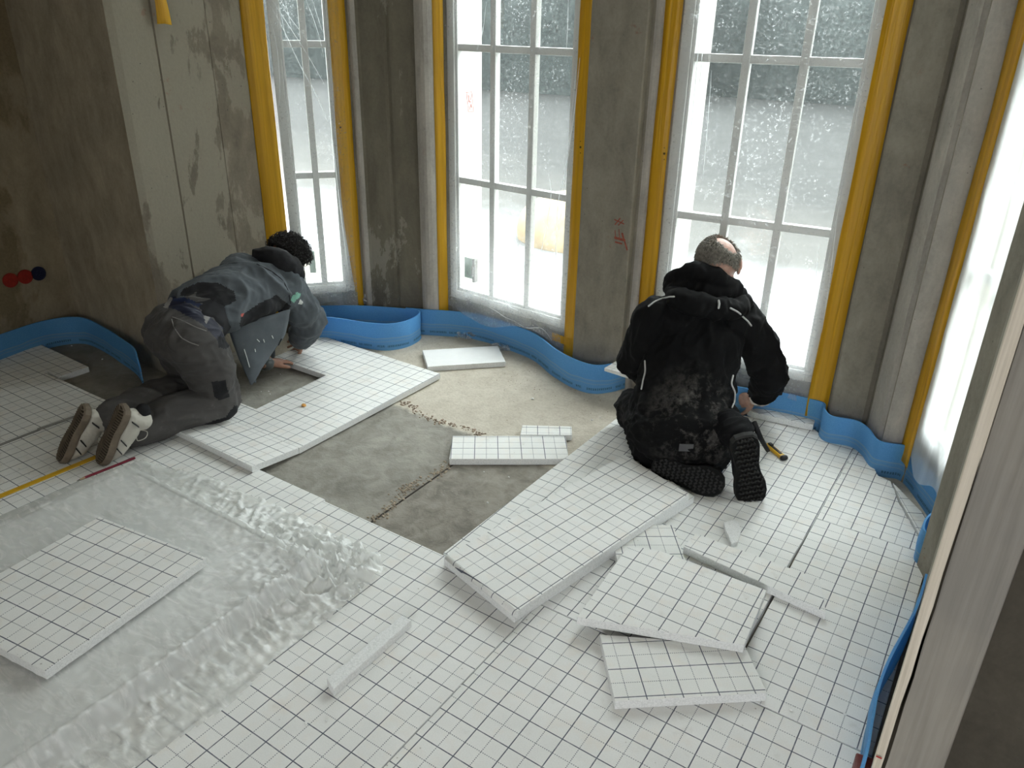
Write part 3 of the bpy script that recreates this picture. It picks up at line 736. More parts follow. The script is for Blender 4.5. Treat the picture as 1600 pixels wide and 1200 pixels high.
def loose(pix, z, label, phase=(.012, .012), i=0, j=1, **kw):
    P = P2(*pix, z=z); a0, an = frame_of(P, i, j)
    return board(P, z, label, origin=a0, ang=an, phase=phase, group='loose grid board pieces', **kw)
loose(((1005, 820), (1052, 820), (1074, 884), (965, 880), (959, 851)), .0305, 'small square grid offcut half under the large offcut and touching the folded board', phase=(.0, .07))
loose(((982, 852), (1035, 861), (1198, 922), (1163, 1008), (901, 964)), .0615, 'large grid offcut, the middle one of three lying overlapped in the right foreground', phase=(.06, .0), i=1, j=2, rough_edge=.0015)
loose(((937, 991), (1164, 1008), (1199, 1083), (961, 1096)), .0305, 'rectangular grid offcut nearest the camera, just below the large offcut', phase=(.012, .088), i=3, j=2)
loose(((1087, 833), (1281, 905), (1291, 957), (1068, 854)), .0305, 'long narrow grid offcut with a ragged edge, lying below the foam shard', phase=(.03, .09), rough_edge=.003)
loose(((707, 681), (884, 681), (888, 713), (880, 717), (702, 717)), .002, 'long white grid offcut lying on the bare concrete, longer of the pair', phase=(.0, .01), rough_edge=.0)
loose(((816, 664), (893, 666), (894, 679.5), (813, 679)), .002, 'short white grid offcut lying behind the longer one on the bare concrete', phase=(.03, .02))
loose(((660, 547), (778, 540), (790, 565), (668, 573)), .0, 'plain white board piece lying face down on the bare floor beside the blue loop', plain=True, rough_edge=.002)
loose(((510, 1060), (628, 961), (643, 969), (521, 1077)), .028, 'thin crumbly foam strip lying across the seam lines in the centre foreground', plain='raw', thick=.027, rough_edge=.004)
o = loose(((1168, 640), (1212, 634), (1275, 653), (1271, 664), (1180, 645)), .031, 'grid offcut with a coarse cut edge under the right hand of the worker in black', phase=(.02, .05), rough_edge=.003)
# offcut leaning on the blue strip left of the worker in black
P = P2((944, 579), (966, 566), (1012, 585), (992, 594), z=.135)
a0, an = frame_of(P, 0, 3)
board(P, .150, 'small grid offcut resting on the blue edge strip, left of the worker in black', origin=a0, ang=an, phase=(.01, .03), thick=.018, group='loose grid board pieces')
# jagged shard of foam
sh = P2((1131, 816), (1147, 811), (1155, 816), (1158, 829), (1153, 846), (1143, 850), (1139, 838), (1134, 829), z=.02)
o = board(sh, .020, 'jagged white shard of foam lying right of the small square offcut', origin=sh[0], plain='raw', thick=.02, rough_edge=.006); o['category'] = 'foam shard'

# ------------------------------------------------------------------ blue edge strips
BLUE_G = 'blue foam edge strips around the room'
def ribbon(pix, label, z1=.13, z0=ZB, thick=.007, pts=None, k=6, lean=0., zf=None):
    P = [G(u, v, z1) for u, v in pix] if pts is None else [Vector((*q, 0)) for q in pts]
    P = catmull(P, k); vs, fs, uvs = [], [], []; L = 0; nz = 8; n = len(P)
    for i, q in enumerate(P):
        if i: L += (q-P[i-1]).length
        t = (P[min(i+1, n-1)]-P[max(i-1, 0)]); nr = Vector((-t.y, t.x, 0)).normalized()
        base = zf(L) if zf else z0
        for sgn in (-1, 1):
            for j in range(nz+1):
                h = j/nz; z = base+(z1-base)*h
                wav = .004*noise.noise(Vector((L*6, h*2.5, 2.)))
                off = nr*(sgn*thick/2+wav)
                vs.append((q.x+off.x, q.y+off.y, z)); uvs.append((L, h*(z1-z0)))
    R = 2*(nz+1)
    for i in range(n-1):
        for j in range(nz):
            a = i*R+j; b = a+R; fs.append((a, b, b+1, a+1))
            a = i*R+nz+1+j; b = a+R; fs.append((a, a+1, b+1, b))
        a = i*R+nz; b = a+R; c = i*R+2*nz+1; d = c+R; fs.append((a, b, d, c))
        a = i*R; b = a+R; c = i*R+nz+1; d = c+R; fs.append((a, c, d, b))
    for i in (0, n-1):
        for j in range(nz): a = i*R+j; c = i*R+nz+1+j; fs.append((a, a+1, c+1, c))
    o = mesh_obj('edge_strip', vs, fs, BLUE, smooth=True, uvs=uvs)
    o.data.update()
    e = o.modifiers.new('es', 'EDGE_SPLIT'); e.split_angle = math.radians(50)
    bm = bmesh.new(); bm.from_mesh(o.data); bmesh.ops.recalc_face_normals(bm, faces=bm.faces); bm.to_mesh(o.data); bm.free()
    return tag(o, label, 'edge strip', BLUE_G)
ribbon([(492, 495), (520, 496), (560, 502), (600, 506), (632, 502), (650, 494), (656, 487), (648, 483.5), (630, 482), (600, 479.5), (560, 477.5), (500, 478), (455, 482)], 'light blue foam strip curled into a loop beside the curly-haired worker')
ribbon([(634, 480.5), (665, 483.5), (690, 485), (730, 488), (762, 495), (800, 507), (835, 521), (868, 545), (900, 562), (930, 570), (960, 567), (990, 560), (1030, 566), (1080, 583), (1140, 602), (1210, 611), (1255, 620), (1287, 629), (1289, 640), (1301, 650), (1338, 657), (1357, 669), (1372, 687), (1395, 693), (1418, 697), (1437, 713), (1478, 767), (1492, 788)],
       'long blue foam strip snaking along the windows and pillars to the corner window', zf=None)
ribbon([(1478, 792), (1458, 801), (1446, 811), (1443, 826), (1455, 836), (1468, 843)], 'short end of blue foam strip curling around the foot of the corner pillar')
ribbon(None, 'blue foam strip bulging out along the wall beside the wooden casing', pts=[(.024, 2.35), (.022, 2.2), (.012, 2.05), (-.006, 1.90), (-.012, 1.78), (-.004, 1.66), (.004, 1.57), (.006, 1.50), (.007, 1.47)], z0=0.)
ribbon([(-60, 545), (0, 523), (50, 506), (92, 497), (125, 496), (150, 505), (185, 526), (205, 540), (212, 549), (215, 558)], 'dark blue foam strip bent around the left corner of the room')

# ------------------------------------------------------------------ film-wrapped pack
pk = empty('wrapped_pack', (-2.1, .6, 0))
tag(pk, 'low pack of white foam boards wrapped in crumpled clear film in the left foreground', 'pack of boards')
X0, X1, Y0, Y1 = -2.66, -1.66, -.42, 1.34
for z0 in (.002, .034):
    MB().box(X0+2.1+.004, X1+2.1-.004, Y0-.6, Y1-.6-.004, z0, z0+.031).build('foam_panel', EPS_PLAIN, pk, bevel=.003)
def ridge3(q): return max(0., 1-abs(noise.noise(q))*4.2)**1.6
def packfilm():
    nx, ny = 230, 290; ax0, ax1, ay0, ay1 = -2.98, -1.40, -.42, 1.64
    vs = {}; V = []; Fc = []
    for j in range(ny+1):
        for i in range(nx+1):
            x = ax0+(ax1-ax0)*i/nx; y = ay0+(ay1-ay0)*j/ny
            # loose outline
            ox = max(x-(-1.46+.05*noise.noise(Vector((y*3, 1, 0)))), (-2.86+.06*noise.noise(Vector((y*2, 5, 0)))+.12*max(0, y-.8))-x)
            oy = y-(1.56+.07*noise.noise(Vector((x*3, 9, 0)))-.10*max(0, -x-2.3)*2)
            cor = math.hypot(max(0, x+1.60), max(0, y-1.40))-.16 if (x > -1.60 and y > 1.40) else -1
            if max(ox, oy, cor) > 0: continue
            dx = max(0, x-X1, X0-x); dy = max(0, y-Y1); d = math.hypot(dx, dy)
            q = Vector((x, y, 0))
            wv = Vector((noise.noise(q*8), noise.noise(q*8+Vector((5, 2, 1))), 0))*.045
            ang = math.atan2(y-1.0, x+2.0); rad = math.hypot(x+2.0, y-1.0)
            qp = Vector((ang*5.5, rad*2.2, 0))+wv*8
            fine = ridge3(q*52+wv*20)*.5
            r1 = ridge3(q*13+wv*14); r2 = ridge3(qp*2.1+Vector((7, 5, 2))); r3 = ridge3(q*29+wv*25)
            edge = min(1, d/.05)
            near = math.exp(-((x+1.60)**2+(y-1.34)**2)/.05)
            up = math.exp(-((y-1.45)/.11)**2)*(1 if x > -2.7 else .3)
            rightm = math.exp(-((x+1.60)/.07)**2)
            amp = .0015+.022*near+.019*up*min(1, max(0, (x+2.6))*1.2+.25)+.010*rightm
            crump = (r1*.9+r2*.8+r3*.45+fine*.25)*amp
            if d <= 0: h = .069+.0015+crump*.85+.0015*max(0, 1-abs(noise.noise(Vector((x*3+y*9, y*2, 3))))*6)
            else:
                h = .071*(1-edge)**1.2+.012*(1-min(1, d/.18))+.0025+crump*.9
                if edge < 1: h += .01*math.sin(PI*edge)
            vs[(i, j)] = len(V); V.append((x+2.1, y-.6, h+.001))
    for j in range(ny):
        for i in range(nx):
            k = [vs.get(t) for t in ((i, j), (i+1, j), (i+1, j+1), (i, j+1))]
            if None not in k: Fc.append(tuple(k))
    return mesh_obj('film_wrap', V, Fc, FILM_PK, pk, smooth=True)
packfilm()
PB = P2((155, 808), (322, 872), (70, 1050), z=.107); p4 = (PB[0][0]+PB[2][0]-PB[1][0], PB[0][1]+PB[2][1]-PB[1][1])
a0, an = frame_of(PB, 0, 1)
board([*PB, p4], .109, 'square-cut grid board lying on top of the film-wrapped pack', origin=a0, ang=an, phase=(.075, .012), group='loose grid board pieces', rough_edge=.002)
# crumpled film scraps on the floor
def scrap(name, c, r, label, seed, h=.05):
    h *= 1.3
    vs, fs = ell_vf((0, 0, 0), (r, r*.7, h), nu=28, nv=14)
    out = []
    for v in vs:
        d = 1+.9*noise.noise(v*26+Vector((seed, 0, 0)))+.5*noise.noise(v*60+Vector((0, seed, 0)))
        q = v*d; q.z = max(0.0, q.z+h*.7); out.append(q)
    o = mesh_obj(name, out, fs, FILM_SC, smooth=False); o.location = c; tag(o, label, 'film scrap'); return o
scrap('film_scrap', G(727, 524, ZB), .085, 'crumpled clear film scrap against the blue strip below the tall window', 3, .022)
scrap('film_scrap', G(792, 541, ZB), .075, 'flat clear film scrap right of the plain white board piece', 8, .012)
scrap('film_scrap', G(568, 471, .13)+Vector((0, 0.02, -.01)), .045, 'crumpled end of clear film poking up above the blue loop', 12, .03)

# ------------------------------------------------------------------ small things
def bar_between(name, a, b, w, h, mat, label, cat, z=0.001, parent=None):
    a = Vector(a); b = Vector(b); L = (b-a).length; an = math.atan2((b-a).y, (b-a).x)
    o = MB().box(0, L, -w/2, w/2, 0, h).build(name, mat, parent, bevel=.0008); o.location = (a.x, a.y, z); o.rotation_euler = (0, 0, an)
    if label: tag(o, label, cat)
    return o
YEL = simple('yellow_lacquer', (.72, .42, .02), .35, .08, 30, spec=.5)
bar_between('measuring_rod', G(-60, 801, 0), G(262, 669, 0), .026, .004, YEL, 'flat yellow measuring rod running under the toe of the nearer white shoe', 'measuring rod')
GRYR = simple('rule_grey', (.30, .295, .28), .5, .1, 30)
bar_between('folding_rule', G(-30, 708, 0), G(62, 672, 0), .016, .004, GRYR, 'thin grey folding rule, near segment, lying on the boards left of the white shoes', 'folding rule')
bar_between('folding_rule', G(60, 673, 0), G(150, 641, 0), .016, .004, GRYR, 'thin grey folding rule, far segment, pointing behind the white shoes', 'folding rule', z=.0052)
# carpenter pencil
a, b = G(120, 753, 0), G(211, 717, 0); an = math.atan2((b-a).y, (b-a).x); L = (b-a).length
pr = empty('carpenter_pencil', (a.x, a.y, .001), an); tag(pr, 'dark red flat carpenter pencil lying next to the yellow rod', 'pencil')
def hexbar(x0, x1, w, h, s0=1., s1=1.):
    pr_ = [(-w/2, h/2), (-w/4, h), (w/4, h), (w/2, h/2), (w/4, 0), (-w/4, 0)]
    vs = [(x0, p[0]*s0, h/2+(p[1]-h/2)*s0) for p in pr_]+[(x1, p[0]*s1, h/2+(p[1]-h/2)*s1) for p in pr_]
    return vs, [tuple(range(6)), tuple(range(6, 12))[::-1]]+[(i, i+6, (i+1) % 6+6, (i+1) % 6) for i in range(6)]
mb = MB(); mb.add(hexbar(.032, L, .013, .008)); mb.build('shaft', simple('pencil_red', (.19, .012, .03), .4, .1), pr)
mb = MB(); mb.add(hexbar(.012, .032, .013, .008, .45, 1.)); mb.build('wood_cone', simple('pencil_wood', (.45, .32, .2), .7), pr)
mb = MB(); mb.add(hexbar(.0, .012, .013, .008, .08, .45)); mb.build('lead', simple('pencil_lead', (.05, .05, .05), .5), pr)
# snap-off knife
a, b = G(1190, 690, 0), G(1226, 720, 0); an = math.atan2((b-a).y, (b-a).x); L = .17
kr = empty('utility_knife', (b.x, b.y, .001), an+PI); tag(kr, 'yellow and black snap-off knife lying beside the knee of the worker in black', 'knife')
mb = MB(); mb.box(.012, L*.78, -.013, .013, 0, .016); mb.build('handle', YEL, kr, bevel=.004)
BLK = simple('black_plastic', (.012, .012, .013), .45, .1, spec=.4)
mb = MB(); mb.box(.03, L*.72, -.006, .006, .0155, .019); mb.box(.095, .118, -.007, .007, .019, .025); mb.build('slider', BLK, kr, bevel=.002)
mb = MB(); mb.add(tube_vf([(.008, -.006, .009), (.008, .006, .009)], [.012, .012], n=12)); mb.build('end_cap', BLK, kr, smooth=True)
mb = MB(); mb.box(L*.78, L*1.0, -.009, .009, .006, .0075); mb.build('blade', simple('steel', (.5, .5, .5), .3, .05, Metallic=1.), kr)
# round wall boxes
def wbox(i, y, z, mat, label):
    r_ = empty('socket_box', (-4.43, y, z)); tag(r_, label, 'socket box', 'round electrical boxes on the left wall')
    mb = MB(); vs, fs = tube_vf([(-.02, 0, 0), (.006, 0, 0)], [.034, .034], n=28, cap=False); mb.add((vs, fs)); mb.build('cover', mat, r_)
    vs, fs = [], []
    for k in range(28):
        th = 2*PI*k/28
        for rr_, xx in ((.034, .0), (.034, .008), (.0385, .008), (.0385, .0)): vs.append((xx, rr_*math.cos(th), rr_*math.sin(th)))
    for k in range(28):
        for j in range(4):
            a_ = k*4+j; b_ = k*4+(j+1) % 4; c_ = ((k+1) % 28)*4; fs.append((a_, b_, c_+(j+1) % 4, c_+j))
    mesh_obj('rim', vs, fs, mat, r_)
    mb = MB()
    for k in range(4):
        th = k*PI/2+.4; mb.box(.0055, .0085, .012*math.cos(th)-.004, .012*math.cos(th)+.004, .012*math.sin(th)-.004, .012*math.sin(th)+.004)
    mb.build('knockouts', mat, r_)
REDP = simple('red_plastic', (.30, .022, .014), .5, .2, 50); NAVY = simple('navy_plastic', (.012, .016, .045), .5, .2)
wbox(0, 1.838, .372, REDP, 'round red electrical box, leftmost of three in a row on the left wall')
wbox(1, 1.915, .373, REDP, 'round red electrical box, middle one of three on the left wall')
wbox(2, 1.986, .374, NAVY, 'round dark blue electrical box, right of the two red ones on the left wall')
# red-brown box corner at the bottom right
a = G(1340, 1172, .02); b = G(1392, 1200, .02)
br = MB().box(-.012, .20, -.13, .0, -.035, .035).build('tool_case', [simple('case_red_brown', (.16, .022, .016), .45, .2, 25, .3)], bevel=.004)
q_ = G(1338, 1174, .071); br.location = (q_.x+.012, q_.y, .036); br.rotation_euler = (0, 0, math.radians(8)); tag(br, 'corner of a dark red-brown case at the foot of the wooden casing', 'case')
bar_between('red_mark', (0, 0), (.012, 0), .004, .001, simple('red_pen', (.4, .02, .02), .6), 'short red pencil mark across the pale wood strip of the casing', 'mark')
bpy.data.objects['red_mark'].location = (.0235, 1.4600, .215); bpy.data.objects['red_mark'].rotation_euler = (PI/2, 0, 0)

# crumbs and chips
def pebble(r, seed, fl=.6):
    vs, fs = ell_vf((0, 0, 0), (r, r*.8, r*fl), nu=7, nv=5)
    return [v*(1+.5*noise.noise(v.normalized()*2+Vector((seed, 0, 0)))) for v in vs], fs
CHIP = simple('foam_crumb', (.82, .82, .8), .8, .05, 60); PEB = simple('grit', (.32, .25, .19), .9, .4, 60)
crumbpix = [(832, 624, 4.5, ZB), (925, 657, 3.5, ZB), (938, 653, 2.5, ZB), (756, 738, 3, ZB), (762, 786, 3, ZB), (795, 746, 2.4, ZB), (478, 470, 2, ZB), (112, 541, 3.5, ZB), (160, 562, 3.5, ZB), (420, 612, 2.5, ZB), (400, 588, 2, ZB), (422, 616, 2.5, ZB), (408, 612, 2, ZB), (438, 585, 2, ZB),
            (510, 960, 2, 0), (545, 927, 2, 0), (478, 1130, 3, 0), (510, 1127, 2.4, 0), (720, 1072, 2.2, 0), (1236, 1110, 3.2, 0), (1320, 1117, 3, 0), (1264, 1000, 2.5, 0), (1210, 705, 3, 0), (1172, 800, 3, 0), (958, 772, 2, .062), (30, 733, 2.5, 0), (45, 741, 2.5, 0), (22, 748, 2, 0), (195, 752, 3, 0), (200, 745, 2.4, 0), (262, 698, 2.4, 0), (62, 745, 2, 0), (1395, 895, 3, 0), (1262, 668, 2.6, 0), (1240, 672, 2.4, 0), (1325, 722, 3, 0), (1334, 716, 3, 0), (1318, 732, 2.5, 0), (1345, 733, 2.5, 0)]
protoc = None
for k, (u, v, r_, z) in enumerate(crumbpix):
    vs, fs = pebble(r_*.0016, k)
    q = G(u, v, z)
    o = mesh_obj('foam_crumb', vs, fs, CHIP); o.location = (q.x, q.y, z+r_*.0016*.5)
    tag(o, 'tiny white foam crumb lying on the floor or a board', 'foam crumb', 'scattered white foam crumbs')
o = mesh_obj('orange_crumb', *pebble(.013, 5, .5), simple('orange_foam', (.75, .38, .10), .8, .3, 60)); q = G(475, 635, .006); o.location = (q.x, q.y, .012)
tag(o, 'small orange crumb on the notched grid board', 'crumb')
rnd = random.Random(11)
def gritline(p0, p1, n, wd, label, mat=PEB, rs=(.002, .007)):
    mb = MB(); a = Vector(p0); b = Vector(p1); e = b-a; nr = Vector((-e.y, e.x, 0)).normalized()
    for k in range(n):
        t = rnd.random(); c = a+e*t+nr*rnd.gauss(0, wd)+nr*.02*math.sin(t*9); r_ = rnd.uniform(*rs)
        vs, fs = pebble(r_, k, .5); mb.add(([Vector(v)+Vector((c.x, c.y, ZB+r_*.25)) for v in vs], fs))
    tag(mb.build('rubble', mat, smooth=False), label, 'rubble', kind='stuff')
gritline(G(600, 622, ZB), G(752, 682, ZB), 190, .012, 'line of broken mortar bits along the joint between grey concrete and sand-coloured screed')
gritline(G(700, 722, ZB), G(578, 812, ZB), 200, .016, 'line of broken mortar bits beside the straight groove in the bare concrete', simple('grit_tan', (.36, .30, .23), .9, .4, 60))
gritline(G(760, 590, ZB), G(960, 640, ZB), 60, .12, 'fine grit scattered over the sand-coloured screed', rs=(.0012, .003))
# raised slab edge: the straight groove
struct(prism('trim_4', [(-1.7450, 1.70), (-1.7385, 1.70), (-1.7450, 2.26), (-1.7500, 2.26)], ZB-.001, ZB+.0025, simple('groove_dark', (.05, .042, .035), .9)))

# ------------------------------------------------------------------ people
UP = Vector((0, 0, 1))
FWD = Vector(tuple(FH)).normalized(); RGT = Vector((FWD.y, -FWD.x, 0))
def bake(name, pieces, voxel, smooth=6, fac=.5, disp=None, mat=None, parent=None, origin=None):
    """join overlapping closed shells into one skin, smooth it, then fold it like cloth"""
    mb = MB()
    for p in pieces: mb.add(p)
    me = bpy.data.meshes.new('tmp'); me.from_pydata(mb.v, [], mb.f); me.update()
    bm = bmesh.new(); bm.from_mesh(me); bmesh.ops.recalc_face_normals(bm, faces=bm.faces); bm.to_mesh(me); bm.free()
    t = bpy.data.objects.new('tmp', me); C.objects.link(t)
    r = t.modifiers.new('r', 'REMESH'); r.mode = 'VOXEL'; r.voxel_size = voxel
    if smooth:
        s = t.modifiers.new('s', 'SMOOTH'); s.factor = fac; s.iterations = smooth
    dg = bpy.context.evaluated_depsgraph_get(); dg.update()
    out = bpy.data.meshes.new_from_object(t.evaluated_get(dg)); out.name = name
    bpy.data.objects.remove(t); bpy.data.meshes.remove(me)
    if disp:
        ns = [v.normal.copy() for v in out.vertices]
        for v, n in zip(out.vertices, ns): v.co = v.co+n*disp(v.co, n)
    out.materials.clear(); out.materials.append(mat)
    out.polygons.foreach_set('use_smooth', [True]*len(out.polygons))
    if origin is not None: out.transform(Matrix.Translation(-Vector(origin)))
    o = bpy.data.objects.new(name, out); C.objects.link(o)
    if parent: o.parent = parent
    return o
def ridge(q, k=2.4): return max(0., 1-abs(noise.noise(q))*k)
def folds(axis, amp, freq=14., stretch=.28, seed=0., fine=.25):
    """creases running along 'axis'"""
    a = Vector(axis).normalized()
    def f(p, n=None):
        q = p-a*(p.dot(a)*(1-stretch)); q = q*freq+Vector((seed, seed*1.7, 0))
        w = noise.noise_vector(p*6)*.35
        return amp*(ridge(q+w)-.35+fine*ridge(q*2.3+w))
    return f
def shoe_outline(L, W):
    pts = [(0, .0), (.012, .55), (.06, .80), (.16, .88), (.30, .80), (.42, .74), (.55, .84), (.68, .98), (.80, 1.0), (.90, .86), (.97, .52), (1., 0)]
    up = [(x*L, y*W/2) for x, y in pts]; dn = [(x*L, -y*W/2*(.92 if .3 < x < .6 else 1)) for x, y in pts[1:-1]][::-1]
    return up+dn
def make_shoe(parent, heel, toe, sole_n, L, W, mats, name='shoe', laces=False, lugs='bars', stripes=None, hgt=.095, bend=.0):
    """heel/toe: underside ends; sole_n: direction the sole faces"""
    heel, toe = Vector(heel), Vector(toe); x = (toe-heel).normalized(); z = -(Vector(sole_n)-x*Vector(sole_n).dot(x)).normalized(); y = z.cross(x)
    Mx = Matrix((x, y, z)).transposed().to_4x4(); Mx.translation = heel
    inv = parent.matrix_world.inverted() if False else Matrix.Translation(-parent.location)
    Mx = inv @ Mx
    s_mat, u_mat, d_mat, g_mat = mats
    ol = shoe_outline(L, W); n = len(ol); vs = []; ths = [(0, .96), (.006, 1.), (.024, 1.02), (.03, .98)]
    cx = L/2
    for zz, sc in ths:
        for a, b in ol: vs.append(Mx @ Vector((cx+(a-cx)*sc, b*sc, zz+bend*max(0, a/L-.62)**2*L)))
    fs = [tuple(range(n))[::-1], tuple(range(3*n, 4*n))]
    for r_ in range(3): fs += [(r_*n+i, r_*n+(i+1) % n, (r_+1)*n+(i+1) % n, (r_+1)*n+i) for i in range(n)]
    fs = [f[::-1] for f in fs] if False else fs
    u = bake(name, [tube_vf([Mx @ Vector(p) for p in ((.045, 0, .055), (.11, 0, .06), (.20, 0, .05), (L-.045, 0, .038))], [(W*.36, .048), (W*.40, .05), (W*.44, .036), (W*.34, .022)], side=Mx.to_3x3() @ Vector((0, 1, 0))),
                    tube_vf([Mx @ Vector(p) for p in ((.05, 0, .05), (.055, 0, hgt))], [(.040, .033), (.037, .040)], side=Mx.to_3x3() @ Vector((0, 1, 0)))],
             .004, 5, mat=u_mat, parent=parent, disp=lambda p, n_: .0012*ridge(p*70))
    so = mesh_obj('sole', vs, fs, [s_mat, g_mat], u, mi=[1]+[0]*(len(fs)-1))
    mb = MB()
    k = 0
    if lugs == 'bars':
        for i in range(23):
            xx = L*(.05+.9*i/22); wd = np.interp(xx/L, [0, .06, .16, .42, .6, .8, .93, 1], [.1, .6, .84, .68, .86, .96, .6, .2])*W*.46
            mb.add(tube_vf([Mx @ Vector((xx-.006, -wd, -.001)), Mx @ Vector((xx+.004, 0, -.002)), Mx @ Vector((xx-.006, wd, -.001))], [.0028]*3, n=6))
    else:
        rn = random.Random(5)
        for i in range(15):
            for j in range(-4, 5):
                xx = L*(.05+.9*i/14); wd = np.interp(xx/L, [0, .06, .16, .42, .6, .8, .93, 1], [.1, .6, .84, .68, .86, .96, .62, .2])*W*.47
                yy = j*.0125+(.006 if i % 2 else 0)
                if abs(yy) > wd-.004: continue
                R4 = Mx @ Matrix.Translation((xx, yy, -.002)) @ Matrix.Rotation((.6 if (i+j) % 2 else -.6), 4, 'Z')
                mb.box(-.0064, .0064, -.0036, .0036, -.0055, .003, M=R4)
    mb.build('tread', s_mat, u)
    if stripes:
        for (xa, za, xb, zb) in stripes:
            for sg in (-1, 1):
                mesh_obj('stripe', *tube_vf([Mx @ Vector((xa, sg*W*.425, za)), Mx @ Vector((xb, sg*W*.425, zb))], [(.0085, .0024)]*2, n=8, side=Mx.to_3x3() @ Vector((0, 1, 0))), d_mat, u)
    if laces:
        mb = MB()
        for i in range(5):
            xx = .10+.018*i; mb.add(tube_vf([Mx @ Vector((xx, -.026, .092-.006*i)), Mx @ Vector((xx+.006, 0, .106-.009*i)), Mx @ Vector((xx, .026, .092-.006*i))], [.0022]*3, n=6))
        for sg in (-1, 1):
            lp = [Mx @ Vector(q) for q in ((.10, 0, .104), (.085, sg*.03, .125), (.10, sg*.055, .118), (.125, sg*.045, .098), (.12, sg*.015, .1))]
            mb.add(tube_vf(catmull(lp, 4), [.0018]*17, n=6))
        mb.build('lace', u_mat, u, smooth=True)
    return u, Mx
def hand_pieces(wrist, fdir, back, thumb_side=1, curl=.35, spread=.10, s=1.):
    """palm, four fingers of unequal length and a thumb from the side of the palm. back: direction of the back of the hand"""
    x = Vector(fdir).normalized(); z = (Vector(back)-x*Vector(back).dot(x)).normalized(); y = z.cross(x)*thumb_side
    o = Vector(wrist); P = lambda a, b, c: o+(x*a+y*b+z*c)*s
    out = [tube_vf([P(-.04, 0, 0), P(0, 0, 0), P(.045, .002, .002), P(.085, 0, 0)], [(.027*s, .020*s), (.028*s, .018*s), (.040*s, .016*s), (.041*s, .012*s)], side=y)]
    for i, (b, L_) in enumerate(((.030, .070), (.010, .078), (-.011, .073), (-.031, .058))):
        an = spread*(1.2-i*.8); c = curl*(1+.12*i); p = Vector((.082-abs(i-1.2)*.003, b, 0)); pts = [P(*p)]
        d = 0
        for k, f in enumerate((.45, .30, .25)):
            d += c*(.5 if k == 0 else .8)
            p = p+Vector((math.cos(d)*math.cos(an), math.sin(an), -math.sin(d)))*L_*f; pts.append(P(*p))
        out.append(tube_vf([P(.055, b*.85, 0)]+pts, [.010*s, .0095*s, .009*s, .0083*s, .0072*s], n=10))
    pts = [P(.012, .020, -.004), P(.040, .046, -.010), P(.066, .058, -.016), P(.086, .062, -.022)]
    out.append(tube_vf(pts, [.0135*s, .0115*s, .0105*s, .0085*s], n=10))
    return out
def head_pieces(c, face, up, s=1.):
    """face: looking direction"""
    f = Vector(face).normalized(); u = (Vector(up)-f*Vector(up).dot(f)).normalized(); r = f.cross(u)
    R = Matrix((r, f, u)).transposed(); c = Vector(c); P = lambda a, b, d: c+(r*a+f*b+u*d)*s
    out = [ell_vf(P(0, -.012, .025), (.076*s, .094*s, .088*s), R), ell_vf(P(0, .022, -.035), (.058*s, .070*s, .078*s), R), ell_vf(P(0, .045, -.085), (.034*s, .032*s, .028*s), R),
           tube_vf([P(0, .088, .012), P(0, .104, -.022)], [.011*s, .016*s], n=10), tube_vf([P(-.030, .078, -.058), P(.030, .078, -.058)], [.009*s, .009*s], n=8),
           tube_vf([P(-.045, .078, .030), P(0, .088, .032), P(.045, .078, .030)], [.010*s]*3, n=8)]
    for sg in (-1, 1):
        out.append(ell_vf(P(sg*.078, -.005, -.005), (.009*s, .017*s, .032*s), R)); out.append(ell_vf(P(sg*.088, -.016, .002), (.006*s, .010*s, .026*s), R))
    return out, P, R
def strand_set(P, R, s, n, length, rad, test, curl, seed, base=(.079, .098, .091), centre=(0, -.012, .025), segs=5, droop=.4, nsd=4):
    rn = random.Random(seed); mb = MB()
    k = 0
    while k < n:
        v = Vector((rn.gauss(0, 1), rn.gauss(0, 1), rn.gauss(0, 1))).normalized()
        if not test(v): continue
        k += 1
        q = Vector((v.x*base[0], v.y*base[1], v.z*base[2])); nrm = Vector((v.x/base[0], v.y/base[1], v.z/base[2])).normalized()
        tg = nrm.orthogonal().normalized(); tg = Matrix.Rotation(rn.uniform(0, 2*PI), 3, nrm) @ tg if curl > .5 else (Vector((0, -.4, -1))-nrm*Vector((0, -.4, -1)).dot(nrm)).normalized()
        bi = nrm.cross(tg); L_ = length*rn.uniform(.6, 1.2); pts = []; ph = rn.uniform(0, 6.3)
        for j in range(segs+1):
            t = j/segs
            if curl > .5:
                p = q+nrm*(L_*t*.75)+(tg*math.cos(ph+t*7.5)+bi*math.sin(ph+t*7.5))*(.011*min(1, t*2))
            else: p = q+nrm*(L_*.35*math.sin(t*1.5))+tg*(L_*t*.8)+bi*(rn.uniform(-1, 1)*.002)
            pts.append(P(*(p+Vector(centre))))
        mb.add(tube_vf(pts, [rad*(1-.5*j/segs) for j in range(segs+1)], n=nsd, cap=False))
    return mb
def ribbon_on(name, pts, width, wdir, mat, target, parent, off=.002, k=5, thick=.0015, taper=False):
    P = catmull(pts, k); vs, fs = [], []; w = Vector(wdir).normalized(); n = len(P); m_ = 5
    org = parent.location if parent.parent is None else parent.parent.location
    for i, q in enumerate(P):
        sc = math.sin(PI*i/(n-1))**.3 if taper else 1
        for j in range(m_): vs.append(q+w*width*sc*(j/(m_-1)-.5)-org)
    for i in range(n-1):
        for j in range(m_-1): a = i*m_+j; fs.append((a, a+1, a+m_+1, a+m_))
    o = mesh_obj(name, vs, fs, mat, parent, smooth=True)
    s = o.modifiers.new('sw', 'SHRINKWRAP'); s.target = target; s.offset = off; s.wrap_method = 'NEAREST_SURFACEPOINT'; s.wrap_mode = 'ABOVE_SURFACE'
    s = o.modifiers.new('so', 'SOLIDIFY'); s.thickness = thick
    return o
